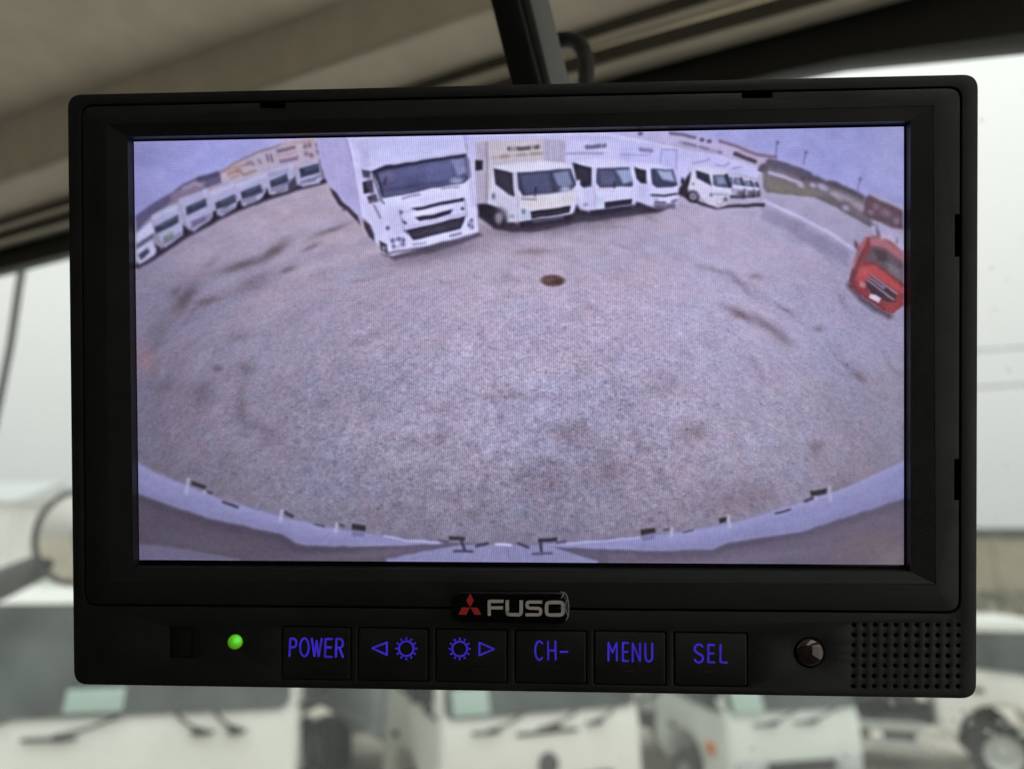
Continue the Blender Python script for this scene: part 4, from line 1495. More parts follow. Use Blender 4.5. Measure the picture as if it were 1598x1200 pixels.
stroke(r2_([(520, 392), (700, 340), (1000, 292), (1350, 236)]), 2.2, (44, 42, 56), 1.4, .8)
stroke(r2_([(690, 318), (1000, 268), (1340, 220)]), 2.2, (176, 172, 204), 2, .8)
stroke(r2_([(760, 740), (800, 900), (850, 950)]), 2.4, (150, 145, 172), 1.8, .7)
stroke(r2_([(1345, 630), (1360, 790)]), 2.4, (150, 145, 172), 1.8, .7)
stroke(r2_([(830, 880), (1080, 825), (1340, 765)]), 2.0, (158, 153, 182), 1.8, .7)
poly(r2_([(840, 770), (900, 790), (1240, 710), (1260, 680), (1060, 720)]), (232, 229, 248), 2.4, .7)
stroke(r2_([(650, 1118), (1000, 1062), (1462, 942)]), 3.2, (70, 62, 76), 2, .8)
# light trucks: side shading and cab edges
poly(r3_([(190, 420), (340, 515), (370, 690), (290, 690), (240, 600), (160, 555)]), (192, 188, 202), 6, .6)
stroke(r3_([(345, 330), (362, 500), (372, 690)]), 2, (160, 154, 168), 1.6, .7)
poly(r3_([(210, 280), (560, 252), (740, 268), (750, 290), (350, 318)]), (226, 222, 234), 4, .6)
poly(r3_([(840, 445), (935, 420), (945, 590), (900, 598), (850, 560)]), (190, 186, 214), 5, .6)
stroke(r3_([(925, 300), (935, 590)]), 1.8, (166, 160, 186), 1.5, .6)
poly(r3_([(1250, 415), (1330, 420), (1350, 570), (1300, 545), (1245, 530)]), (192, 188, 218), 4, .6)
stroke(r3_([(380, 505), (780, 462)]), 1.6, (176, 168, 176), 1.4, .7)
stroke(r3_([(470, 640), (740, 598)]), 1.4, (100, 94, 108), 1.2, .7)
stroke(r3_([(1010, 566), (1195, 540)]), 1.2, (100, 94, 112), 1.2, .7)

# ---- red car at the right edge
stroke(r5_([(640, 985), (720, 1075), (800, 1130), (880, 1172)]), 9, (78, 66, 80), 4, .85)
poly(r5_([(638, 965), (655, 890), (690, 770), (742, 700), (800, 690), (900, 725), (966, 790), (966, 1108), (905, 1158), (850, 1142), (720, 1055), (652, 995)]),
     (148, 64, 68), 2)
poly(r5_([(640, 960), (660, 880), (705, 770), (738, 770), (700, 870), (680, 960), (660, 985)]), (112, 66, 74), 2.2)
stroke(r5_([(742, 712), (700, 790), (662, 880)]), 3, (206, 140, 148), 1.5, .85)
blob(*r5_([(680, 745)])[0], 3, 7, 12, (108, 58, 64), .85, 2)
poly(r5_([(765, 700), (830, 692), (966, 790), (966, 850), (850, 765), (772, 750)]), (178, 112, 118), 2.2)
poly(r5_([(765, 752), (850, 764), (966, 852), (966, 985), (880, 925), (790, 852), (742, 850)]), (104, 90, 96), 2)
poly(r5_([(790, 775), (862, 785), (880, 850), (820, 840)]), (78, 62, 66), 3, .8)
poly(r5_([(860, 840), (960, 900), (960, 965), (880, 905)]), (136, 126, 132), 4, .7)
stroke(r5_([(742, 852), (800, 858), (966, 990)]), 3, (130, 52, 58), 1.5, .8)
poly(r5_([(705, 885), (790, 862), (890, 940), (966, 1005), (966, 1050), (780, 920), (712, 975), (676, 955)]), (192, 78, 80), 3)
blob(*r5_([(735, 905)])[0], 12, 7, -30, (196, 104, 104), .7)
poly(r5_([(732, 985), (778, 922), (930, 1035), (912, 1092), (862, 1088), (780, 1042)]), (74, 54, 64), 1.8)
for a, b in (((778, 928), (928, 1040)), ((752, 958), (908, 1074)), ((765, 943), (850, 1005))):
    stroke(r5_([a, b]), 2.6, (176, 156, 170), 1.3, .9)
blob(*r5_([(850, 990)])[0], 4, 3, -35, (120, 108, 150), .8, 2)
poly(r5_([(765, 1042), (800, 1046), (832, 1066), (816, 1095), (758, 1066)]), (216, 208, 222), 1.8)
poly(r5_([(850, 1092), (920, 1100), (966, 1040), (966, 1108), (905, 1156), (852, 1140)]), (164, 66, 70), 3)
blob(*r5_([(720, 985)])[0], 6, 5, -35, (206, 160, 168), .7, 2)
stroke(r5_([(800, 660), (840, 700)]), 5, (216, 206, 216), 2, .8)
stroke(r5_([(880, 690), (960, 760)]), 7, (198, 190, 208), 2.5, .8)
blob(*r5_([(930, 720)])[0], 2, 6, 0, (110, 100, 116), .7, 2)
stroke(r5_([(660, 990), (740, 1060), (860, 1140)]), 3, (140, 48, 54), 1.6, .8)
stroke(r5_([(800, 640), (820, 690)]), 4, (90, 80, 92), 2, .9)
blob(*r5_([(790, 640)])[0], 4, 5, 0, (200, 192, 204), .8, 2)

# ---- tail of the own truck along the bottom edge
upper = [(200, 716), (217, 724), (245, 738), (288, 756), (350, 780), (435, 805), (525, 825), (600, 835), (634, 842), (685, 845), (740, 848), (798, 850),
         (848, 848), (885, 847), (950, 842), (998, 837), (1049, 831), (1130, 818), (1208, 797), (1268, 780), (1310, 765), (1360, 744), (1407, 722), (1425, 714)]
poly(upper + [(1425, 900), (200, 900)], (104, 96, 112), 1.8)
poly(r6_([(60, 440), (260, 515), (520, 595), (860, 668), (950, 690), (1050, 745), (1400, 765), (1598, 768), (1598, 900), (60, 900)]), (98, 89, 100), 2)
poly(r6_([(60, 752), (250, 768), (430, 800), (700, 848), (700, 900), (60, 900)]), (124, 116, 138), 2.5)
poly(r8_([(1598, 380), (1300, 480), (1000, 580), (560, 670), (200, 680), (0, 680), (0, 780), (1598, 780)]), (116, 106, 120), 2.5)
blob(*r8_([(1350, 640)])[0], 60, 22, 15, (128, 112, 112), .7)
blob(*r8_([(1480, 700)])[0], 30, 20, 15, (146, 128, 122), .6)
lo_l = [(550, 853), (480, 851), (462, 848), (440, 833), (415, 828), (325, 808), (262, 788), (217, 771), (200, 765)]
poly([p for p in upper if p[0] <= 690] + [(692, 848), (634, 851)] + lo_l, (152, 150, 186), 1.9)
lo_r = [(1000, 859), (1025, 860), (1112, 857), (1136, 847), (1250, 830), (1340, 801), (1407, 779), (1425, 772)]
poly([(852, 851)] + [p for p in upper if p[0] >= 848] + lo_r[::-1] + [(854, 853)], (154, 152, 190), 1.9)
stroke([(p[0], p[1] + 5) for p in upper if p[0] < 560], 8, (174, 172, 204), 6, .45)
stroke([(p[0], p[1] + 6) for p in upper if p[0] > 1000], 9, (174, 172, 206), 6, .45)
stroke([(p[0], p[1] - 6) for p in lo_l], 9, (132, 129, 162), 6, .5)
stroke([(p[0], p[1] - 6) for p in lo_r], 9, (134, 131, 164), 6, .5)
stroke([(p[0], p[1] + 7) for p in lo_l], 9, (78, 70, 84), 6, .55)
stroke([(p[0], p[1] + 7) for p in lo_r], 9, (92, 82, 94), 6, .5)
blob(560, 866, 110, 7, 3, (120, 110, 124), .6)
blob(330, 850, 80, 16, -8, (112, 102, 112), .5)
blob(1180, 870, 120, 9, 6, (128, 118, 134), .6)
# middle panel between the two door wings
poly(r7_([(190, 398), (400, 355), (580, 322), (700, 316), (1060, 318), (1100, 330), (1360, 408), (1360, 440), (190, 440)]), (146, 144, 176), 1.8)
stroke(r7_([(855, 340), (875, 400)]), 1.6, (120, 112, 150), 1.2, .8)
for x in (640, 760, 930):
    stroke(r7_([(x, 345), (x - 25 if x < 800 else x + 25, 405)]), 2, (170, 165, 206), 1.4, .6)
stroke([(p[0], p[1] + 1) for p in upper if 575 < p[0] < 690], 3, (196, 192, 232), 1.3, .9)
stroke([(p[0], p[1] + 1) for p in upper if 880 < p[0] < 1000], 2.6, (196, 192, 232), 1.3, .9)
stroke([(p[0], p[1] + 1) for p in upper if 1200 < p[0]], 2.2, (182, 177, 222), 1.3, .7)
stroke(r7_([(795, 318), (880, 320)]), 3.4, (220, 216, 240), 1.3)
# hinges, bolts and rubber stops
B1 = (64, 58, 66)
for pg in ([(535, 268), (625, 274), (622, 296), (535, 290)], [(1028, 286), (1134, 278), (1134, 300), (1028, 306)], [(0, 205), (74, 215), (72, 242), (0, 235)]):
    poly(r7_(pg), B1, 1.4)
for pg in ([(398, 362), (488, 392), (482, 414), (396, 388)], [(1400, 628), (1480, 640), (1476, 674), (1397, 664)]):
    poly(r6_(pg), (62, 56, 58), 1.4)
for pg in ([(164, 556), (240, 544), (244, 568), (170, 584)], [(1045, 355), (1135, 338), (1132, 368), (1050, 380)], [(570, 495), (615, 488), (610, 515), (575, 520)]):
    poly(r8_(pg), (62, 56, 60), 1.4)
poly(r6_([(1398, 672), (1472, 680), (1470, 712), (1398, 706)]), (126, 122, 158), 1.6)
poly(r8_([(170, 588), (242, 575), (240, 602), (176, 612)]), (128, 124, 162), 1.6)
stroke(r7_([(606, 300), (622, 345)]), 3.6, (62, 56, 72), 1.3)
stroke(r7_([(565, 355), (664, 356)]), 3.2, (70, 64, 84), 1.4)
stroke(r7_([(1045, 306), (1046, 352)]), 4, (60, 54, 70), 1.3)
stroke(r7_([(1000, 368), (1102, 366)]), 3.0, (78, 72, 94), 1.4)
stroke(r7_([(688, 325), (745, 310)]), 4.4, (72, 66, 84), 1.4)
stroke(r7_([(920, 312), (972, 332)]), 4.4, (76, 70, 88), 1.4)
stroke(r7_([(480, 292), (530, 300)]), 3, (90, 84, 104), 1.4)
stroke(r7_([(1130, 310), (1180, 300)]), 3, (90, 84, 104), 1.4)
stroke(r6_([(592, 492), (682, 524)]), 3.6, (66, 60, 72), 1.3)
stroke(r6_([(1165, 630), (1220, 642)]), 3, (86, 80, 96), 1.3)
stroke(r6_([(480, 425), (520, 440)]), 4, (80, 74, 88), 1.5)
stroke(r6_([(980, 558), (1022, 580)]), 5, (74, 68, 72), 1.5)
stroke(r6_([(1320, 632), (1340, 640)]), 4, (84, 78, 90), 1.4)
stroke(r8_([(868, 468), (940, 448)]), 3.2, (78, 72, 90), 1.3)
stroke(r8_([(1020, 405), (1060, 388)]), 4, (80, 74, 90), 1.4)
stroke(r8_([(390, 565), (440, 556)]), 2.4, (90, 84, 100), 1.3)
stroke(r8_([(285, 555), (312, 552)]), 3.2, (84, 78, 94), 1.3)
for a, b in (((376, 352), (362, 436)), ((958, 548), (948, 612)), ((1302, 628), (1294, 672))):
    stroke(r6_([a, b]), 4.6, (196, 194, 216), 1.8, .85)
blob(*r6_([(478, 430)])[0], 3, 3, 0, (210, 206, 232), .8, 2)
for a, b in (((1146, 330), (1152, 400)), ((624, 486), (628, 540)), ((326, 548), (328, 582))):
    stroke(r8_([a, b]), 4.4, (196, 194, 216), 1.8, .85)
blob(*r8_([(1075, 388)])[0], 3, 3, 0, (206, 202, 230), .8, 2)

# soft optics of the reversing camera, then its edge sharpening
def gauss(A, sg):
    k = np.arange(-int(3 * sg + 1), int(3 * sg + 1) + 1)
    g = np.exp(-(k / sg) ** 2 / 2)
    g /= g.sum()
    for ax in (0, 1):
        r_ = len(k) // 2
        pad = [(0, 0)] * 3
        pad[ax] = (r_, r_)
        P = np.pad(A, pad, mode='edge')
        A = sum(g[i] * (P[i:i + A.shape[0]] if ax == 0 else P[:, i:i + A.shape[1]]) for i in range(len(k)))
    return A


def sample(A, X, Y):
    X = np.clip(X, 0, SW - 1.001)
    Y = np.clip(Y, 0, SH - 1.001)
    xi, yi = X.astype(int), Y.astype(int)
    fx, fy = (X - xi)[..., None], (Y - yi)[..., None]
    return ((A[yi, xi] * (1 - fx) + A[yi, xi + 1] * fx) * (1 - fy) + (A[yi + 1, xi] * (1 - fx) + A[yi + 1, xi + 1] * fx) * fy)


# lens and video irregularity: no ruler-straight edges, colour resolved more coarsely than brightness, mottled surfaces
IMG = sample(IMG, xx + vnoise(PX / 14, PY / 14, 51) * 1.6,
             yy + vnoise(PX / 14, PY / 14, 52) * 1.6)
lum = IMG.mean(axis=2, keepdims=True)
IMG = lum + gauss(IMG - lum, 3.0)
mott = vnoise(PX / 3.4, PY / 3.0, 61) * 5 + vnoise(PX / 8, PY / 6, 62) * 5 + vnoise(PX / 22, PY / 15, 63) * np.where(PY < 400, 12, 4)
IMG = IMG + mott[..., None] * (0.4 + 0.6 * np.clip((IMG.mean(axis=2, keepdims=True) - 40) / 120, 0, 1))
cm = (vnoise(PX / 11, PY / 9, 64) * 3.5)
IMG[..., 0] += cm
IMG[..., 1] -= cm * 0.4
soft1 = gauss(IMG, 1.35)
softL = gauss(IMG, 2.2)
wl = np.clip((520 - PX) / 320, 0, 1)[..., None] * 0.8 + np.clip((PX - 1230) / 180, 0, 1)[..., None] * 0.8
soft1 = soft1 * (1 - wl) + softL * wl
edge = np.interp(PX[0], [p[0] for p in upper], [p[1] for p in upper])[None, :]
gnd = (np.clip((PY - 400) / 60, 0, 1) * np.clip((edge - 14 - PY) / 10, 0, 1))[..., None] * 0.55
IMG = soft1 * (1 - gnd) + IMG * gnd
gr = vnoise(PX / 1.9, PY / 1.7, 71) * 17 + vnoise(PX / 3.1, PY / 2.6, 72) * 12
gr = np.where(gr < -9, gr * 1.5, gr)
gmask = np.clip((PY - 330) / 120, 0, 1) * np.clip((edge - 4 - PY) / 8, 0, 1) * (0.35 + 0.75 * cen)
IMG = IMG + (gr * gmask)[..., None]
IMG = IMG + 0.3 * (IMG - gauss(IMG, 4.0))

# ---- camera sharpening grain and liquid-crystal pixel grid
IMG += (vnoise(PX / 1.6, PY / 1.6, 31) * 7 + vnoise(PX / 4, PY / 4, 33) * 5)[..., None]
mid = np.exp(-((PX - 830) / 330) ** 2)
gv = np.sin(2 * np.pi * (PX / 3.3 + 0.00004 * (PY - 540) ** 2))
gh = np.sin(2 * np.pi * (PY / 3.2 + 0.00003 * (PX - 812) ** 2 * 0.2))
IMG *= (1 + 0.10 * gv * mid + 0.055 * gh * (1 - 0.5 * mid))[..., None]
# gentle brightness fall-off and colour cast of the panel seen obliquely
IMG *= (1.0 - 0.07 * ((PX - 830) / 600) ** 2 - 0.05 * np.clip((PY - 620) / 250, 0, 1))[..., None]
IMG = IMG * np.array([0.955, 0.962, 1.045], dtype=np.float32)
IMG = np.clip(IMG, 0, 255) / 255.0

img = bpy.data.images.new('yard_view', SW, SH, alpha=False, float_buffer=False)
buf = np.ones((SH, SW, 4), dtype=np.float32)
buf[..., :3] = IMG[::-1]
img.pixels.foreach_set(buf.ravel())
img.update()
img.pack()

sm = bpy.data.materials.new('lit_screen')
sm.use_nodes = True
t = sm.node_tree
b = t.nodes["Principled BSDF"]
b.inputs["Base Color"].default_value = (0.01, 0.01, 0.012, 1)
b.inputs["Roughness"].default_value = 0.25
b.inputs["Specular IOR Level"].default_value = 0.3
ti = t.nodes.new("ShaderNodeTexImage")
ti.image = img
ti.extension = 'EXTEND'
t.links.new(ti.outputs["Color"], b.inputs["Emission Color"])
b.inputs["Emission Strength"].default_value = 1.0
M['screen'] = sm
# subdivided sheet, each vertex takes the picture point that belongs to it
cs = [(209, 221.5), (1410.5, 198), (1410.5, 881), (217.5, 873.5)]
c3 = [L(*p, ZS) for p in cs]
v, f, uvs = [], [], []
NX, NY = 24, 14


def proj(p):
    """monitor-local point -> photo pixel"""
    q = MM @ p - CAMP
    z = q.y * CP + q.z * SP
    y = -q.y * SP + q.z * CP
    return CX + FPX * q.x / z, CY - FPX * y / z


for i in range(NY + 1):
    for k in range(NX + 1):
        s, u = k / NX, i / NY
        p = (c3[0] * (1 - s) + c3[1] * s) * (1 - u) + (c3[3] * (1 - s) + c3[2] * s) * u
        v.append(p)
        a, b_ = proj(p)
        uvs.append(((a - SX0) / SW, 1 - (b_ - SY0) / SH))
for i in range(NY):
    for k in range(NX):
        f.append((i * (NX + 1) + k, (i + 1) * (NX + 1) + k, (i + 1) * (NX + 1) + k + 1, i * (NX + 1) + k + 1))
so = pydata('screen', v, f, 'screen', mon)
so["label"] = 'lit screen showing a wide view of a gravel yard with parked trucks'
ul = so.data.uv_layers.new(name='uv')
for lp in so.data.loops:
    ul.data[lp.index].uv = uvs[lp.vertex_index]

# lint and dust caught on the top edge of the case
v, f = [], []
rs = random.Random(5)
for i in range(70):
    x = rs.uniform(0.005, MW / 2 - 0.012) if i < 52 else rs.uniform(-MW / 2 + 0.01, MW / 2 - 0.01)
    z = rs.uniform(-0.006, -0.0002)
    a = Vector((x, MH / 2 + rs.uniform(-0.00005, 0.0001), z))
    d = Vector((rs.uniform(-1, 1), rs.uniform(0.0, 0.9), rs.uniform(-0.6, 0.6))).normalized() * rs.uniform(0.0001, 0.00055)
    g, h = tube_geo([a, a + d * 0.5 + Vector((0, 0.00004, 0)), a + d], 0.000028, 5)
    i0 = len(v)
    v += g
    f += [tuple(q + i0 for q in fc) for fc in h]
for i in range(60):
    p = L(rs.uniform(140, 1500), rs.uniform(150, 1080), 0.0)
    if abs(p.x) < 0.079 and -0.036 < p.y < 0.054:
        continue
    r_ = rs.uniform(0.00002, 0.00005)
    g, h = tube_geo([p, p + Vector((0, 0, r_))], r_, 5)
    i0 = len(v)
    v += g
    f += [tuple(q + i0 for q in fc) for fc in h]
o = pydata('lint', [MM @ Vector(p) for p in v], f, 'lint')
tag(o, 'fine pale lint and dust on the top edge of the monitor', 'lint', kind='stuff')

# ------------------------------------------------------------------ mount arm and cable
def bar(name, p0, p1, wx, wy, material, parent, twist):
    p0, p1 = Vector(p0), Vector(p1)
    d = (p1 - p0)
    q = d.to_track_quat('Z', 'Y').to_matrix().to_4x4()
    bm = bmesh.new()
    bm_box(bm, (0, 0, 0), (wx, wy, d.length), Matrix.Rotation(twist, 3, 'Z'), bevel=0.0008)
    bmesh.ops.transform(bm, matrix=Matrix.Translation((p0 + p1) / 2) @ q, verts=bm.verts)
    return from_bm(name, bm, material, parent, 40)


arm = empty('mount_arm', loc=at(860, 300, 0.20))
tag(arm, 'black mounting arm rising from behind the monitor to the ceiling', 'mount arm')
AI = Matrix.Translation(-Vector(arm.location))


def aw(px, py, d):
    return AI @ at(px, py, d)


bar('main_bar', aw(898, 420, 0.196), aw(606, -720, 0.285), 0.0078, 0.0075, 'metal_arm', arm, 0.0)
bar('side_flange', aw(936, 420, 0.200), aw(660, -720, 0.290), 0.0085, 0.0040, 'arm_grey', arm, -0.5)
bm = bmesh.new()
bm_box(bm, AI @ at(880, 400, 0.1935), (0.05, 0.010, 0.05), Matrix.Rotation(PITCH, 3, 'X'), bevel=0.002)
from_bm('back_plate', bm, 'metal_arm', arm, 40)
# ceiling foot
bm = bmesh.new()
bm_box(bm, AI @ (at(627, -725, 0.287)), (0.05, 0.04, 0.006), bevel=0.002)
from_bm('ceiling_foot', bm, 'metal_arm', arm, 40)

pts = []
ctrl = [(800, 74, .265), (850, 68, .262), (876, 63, .26), (894, 64, .258), (906, 72, .256), (913, 88, .254), (915, 110, .25), (913, 150, .245), (905, 240, .238), (890, 420, .215)]
for i in range(len(ctrl) - 1):
    for k in range(4):
        s = k / 4
        p0 = ctrl[max(0, i - 1)]
        p1, p2 = ctrl[i], ctrl[i + 1]
        p3 = ctrl[min(len(ctrl) - 1, i + 2)]
        q = [0.5 * (2 * p1[j] + (p2[j] - p0[j]) * s + (2 * p0[j] - 5 * p1[j] + 4 * p2[j] - p3[j]) * s * s + (-p0[j] + 3 * p1[j] - 3 * p2[j] + p3[j]) * s ** 3)
             for j in range(3)]
        pts.append(at(*q))
pts.append(at(*ctrl[-1]))
o = tube('cable', pts, 0.0026, 'cable', None, 12)
tag(o, 'black cable looping down behind the monitor beside the mount arm', 'cable')

# ------------------------------------------------------------------ outside
# yard ground
bm = bmesh.new()
bmesh.ops.create_grid(bm, x_segments=2, y_segments=2, size=400)
o = from_bm('ground', bm, 'gravel')
tag(o, kind='structure')


def wheel(parent, x, y, r, wd, side):
    ho = empty('wheel', loc=(x, y, r))
    ho.parent = parent
    v, f = [], []
    prof = [(r * 0.6, -wd / 2), (r * 0.93, -wd / 2), (r, -wd * 0.35), (r, wd * 0.35), (r * 0.93, wd / 2), (r * 0.6, wd / 2)]
    seg = 32
    for k in range(seg):
        a = 2 * math.pi * k / seg
        for (q, xx_) in prof:
            v.append((xx_, math.cos(a) * q, math.sin(a) * q))
    m_ = len(prof)
    for k in range(seg):
        k2 = (k + 1) % seg
        for j in range(m_ - 1):
            f.append((k * m_ + j, k2 * m_ + j, k2 * m_ + j + 1, k * m_ + j + 1))
    pydata('tyre', v, f, 'black', ho, 40)
    v, f = [], []
    prof = [(r * 0.61, 0.48), (r * 0.56, 0.42), (r * 0.5, 0.30), (r * 0.3, 0.22), (r * 0.22, 0.34), (r * 0.16, 0.42), (0.001, 0.42)]
    for k in range(seg):
        a = 2 * math.pi * k / seg
        for (q, xx_) in prof:
            v.append((side * xx_ * wd, math.cos(a) * q, math.sin(a) * q))
    m_ = len(prof)
    for k in range(seg):
        k2 = (k + 1) % seg
        for j in range(m_ - 1):
            f.append((k * m_ + j, k2 * m_ + j, k2 * m_ + j + 1, k * m_ + j + 1))
    pydata('rim', v, f, 'rim', ho, 40)


def truck(name, loc, rz, label, W=2.1, wb=1.32, wt=2.0, roof=2.18, paint='white', sky_patchx=None, box_h=None, box_col='boxwhite',
          blen=4.5, wr=0.38, flat=False, gz=None, emblem=True, mirrors=True, sill=0.12, wipers=((-.55, -.25), (0.05, .3), (.5, .7)), group='white trucks parked beyond the windscreen'):
    """cab-over truck facing local -Y; wb/wt windscreen bottom/top heights"""
    t_ = empty(name, loc=loc, rz=rz)
    tag(t_, label, 'truck', group)
    hw = W / 2
    sl = (wt - wb) * 0.36                     # windscreen rake
    cl = 1.65                                 # cab length
    ay, az = 0.95, wr
    ar = wr * 1.28
    prof = [(0.03, 0.42), (-0.02, 0.75), (0.0, wb - 0.06), (0.03, wb), (0.03 + sl, wt), (0.03 + sl + 0.16, roof - 0.03), (0.03 + sl + 0.4, roof), (cl, roof - 0.02), (cl, 0.62)]
    for k in range(9):
        a = math.pi * k / 8
        prof.append((ay + math.cos(a) * ar, az + 0.16 + math.sin(a) * ar * 0.86))
    prof.append((ay - ar - 0.05, 0.42))
    bm = bmesh.new()
    vs = [bm.verts.new((-hw, y, z)) for y, z in prof]
    fc = bm.faces.new(vs)
    ex = bmesh.ops.extrude_face_region(bm, geom=[fc])
    nv = [g for g in ex['geom'] if isinstance(g, bmesh.types.BMVert)]
    bmesh.ops.translate(bm, vec=(W, 0, 0), verts=nv)
    # narrower greenhouse
    for vv in bm.verts:
        if vv.co.z > wb + 0.02:
            k = (vv.co.z - wb) / (roof - wb)
            vv.co.x *= 1 - 0.07 * k
    es = [e for e in bm.edges if abs(e.verts[0].co.x - e.verts[1].co.x) < 0.1 and abs(e.verts[0].co.z + e.verts[1].co.z) / 2 > 0.5]
    bmesh.ops.bevel(bm, geom=es, offset=0.07, segments=3, affect='EDGES', profile=0.5)
    from_bm('cab', bm, paint, t_, 40)
    # windscreen: rounded slab lying on the raked face
    ln = math.hypot(sl, wt - wb)
    ux = Vector((0, sl / ln, (wt - wb) / ln))
    nn = Vector((0, -(wt - wb) / ln, sl / ln))
    org = Vector((0, 0.03, wb))
    bm = bmesh.new()
    pr = rrect([(-hw * 0.90, ln * 1.02), (hw * 0.90, ln * 1.02), (hw * 0.95, 0.02), (-hw * 0.95, 0.02)], 0.10, 5)
    fr_, bk = [], []
    for p in pr:
        bow = 0.05 * (p[0] / hw) ** 2
        q = Vector((p[0], 0, 0)) + org + ux * p[1]
        fr_.append(bm.verts.new(q + nn * 0.035 + Vector((0, 0, 0))))
        bk.append(bm.verts.new(q - nn * 0.03))
    bm.faces.new(fr_)
    for i in range(len(pr)):
        j = (i + 1) % len(pr)
        bm.faces.new((fr_[i], fr_[j], bk[j], bk[i]))
    ws = from_bm('windscreen', bm, 'tglass', t_, 30)
    if sky_patchx is not None:  # pale slab painting the sky light seen through the cab's glass
        c = org + ux * (ln * sky_patchx[2]) + nn * 0.05
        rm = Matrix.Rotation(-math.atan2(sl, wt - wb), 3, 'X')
        box('sky_glimpse_patch', (sky_patchx[0] * W, c.y, c.z), (sky_patchx[1] * W, 0.012, ln * sky_patchx[3]), 'sky_patch', t_, rot=rm, bevel=0.004)
    for a, b in wipers:
        p0 = Vector((a * hw, -0.03, wb - 0.07))
        p1 = Vector((b * hw, -0.02, wb + 0.03))
        box('wiper_blade', ((a + (b - a) * 0.1) * hw - (b - a) * hw * 0.25, -0.035, wb - 0.085), (abs(b - a) * hw * 0.9, 0.03, 0.02), 'black', t_)
        tube('wiper', [p0, (p0 + p1) / 2 + Vector((0, -.02, -0.01)), p1], 0.011, 'black', t_, 8)
        box('wiper_pivot', (p0.x, -0.03, p0.z - 0.01), (0.07, 0.05, 0.04), 'black', t_, bevel=0.01)
    for s in (-1, 1):
        k = 1 - 0.035
        pts = [(0.03 + sl * 0.35 + 0.12, wb + 0.02), (0.03 + sl + 0.2, wt - 0.03), (cl - 0.35, wt - 0.03), (cl - 0.35, wb + sill), (0.42, wb + sill - 0.08)]
        v, f = [], []
        for y, z in pts:
            kk = 1 - 0.07 * max(0, (z - wb) / (roof - wb))
            v.append((s * (hw * kk + 0.006), y, z))
        for y, z in pts:
            kk = 1 - 0.07 * max(0, (z - wb) / (roof - wb))
            v.append((s * (hw * kk - 0.02), y, z))
        n_ = len(pts)
        f = [tuple(range(n_))] + [(i, (i + 1) % n_, (i + 1) % n_ + n_, i + n_) for i in range(n_)]
        pydata('side_window', v, f, 'tglass', t_)
        box('door_handle', (s * (hw + 0.012), cl - 0.5, wb - 0.25), (0.03, 0.14, 0.05), 'black', t_, bevel=0.008)
        box('headlight', (s * (hw - 0.24), -0.02, 0.62), (0.34, 0.07, 0.2), 'lamp', t_, bevel=0.02)
        box('turn_signal', (s * (hw + 0.008), 0.34, 0.78), (0.03, 0.16, 0.12), 'orange', t_, bevel=0.01)
        if mirrors:
            tube('mirror_stay', [(s * (hw - 0.02), 0.12, wb + 0.02), (s * (hw + 0.16), -0.06, wb + 0.12), (s * (hw + 0.18), -0.06, wb + 0.5)], 0.016, 'black', t_, 8)
            box('mirror_head', (s * (hw + 0.19), -0.06, wb + 0.36), (0.2, 0.07, 0.34), 'black', t_, bevel=0.02)
    g0 = gz if gz is not None else 0.86
    box('grille', (0, -0.022, g0), (W * 0.66, 0.05, 0.12), 'grille', t_, bevel=0.015)
    for k in (-1, 1):
        box('grille_bar', (0, -0.05, g0 + k * 0.022), (W * 0.62, 0.02, 0.012), 'chassis', t_)
    box('bumper', (0, -0.02, 0.42), (W * 0.99, 0.16, 0.2), 'chassis', t_, bevel=0.03)
    if emblem:
        bm = bmesh.new()
        bmesh.ops.create_cone(bm, cap_ends=True, segments=24, radius1=0.10, radius2=0.09, depth=0.03)
        bmesh.ops.rotate(bm, cent=(0, 0, 0), matrix=Matrix.Rotation(math.pi / 2, 3, 'X'), verts=bm.verts)
        bmesh.ops.translate(bm, vec=(0, -0.03, g0 + 0.16), verts=bm.verts)
        from_bm('emblem', bm, 'chrome', t_, 40)
        box('panel_slot', (0, -0.012, wb - 0.13), (W * 0.3, 0.02, 0.03), 'grille', t_)
    for s in (-1, 1):
        wheel(t_, s * (hw - 0.14), ay, wr, 0.24, s)
        wheel(t_, s * (hw - 0.2), cl + blen * 0.68, wr, 0.34, s)
        box('chassis_rail', (s * 0.4, cl + blen / 2, 0.68), (0.09, blen + 0.9, 0.2), 'chassis', t_)
    for s in (-1, 1):
        box('tail_light', (s * (hw - 0.3), cl + 0.14 + blen, 0.78), (0.36, 0.06, 0.13), 'orange', t_, bevel=0.01)
    if box_h:
        bw = W + 0.1
        bo = box('cargo_box', (0, cl + 0.12 + blen / 2, (0.92 + box_h) / 2), (bw, blen, box_h - 0.92), box_col, t_, bevel=0.02)
        for s in (-1, 1):
            box('box_rail', (s * (bw / 2 + 0.006), cl + 0.12 + blen / 2, box_h - 0.06), (0.03, blen, 0.08), 'rim', bo)
            box('box_rail', (s * (bw / 2 + 0.006), cl + 0.12 + blen / 2, 0.98), (0.03, blen, 0.08), 'rim', bo)
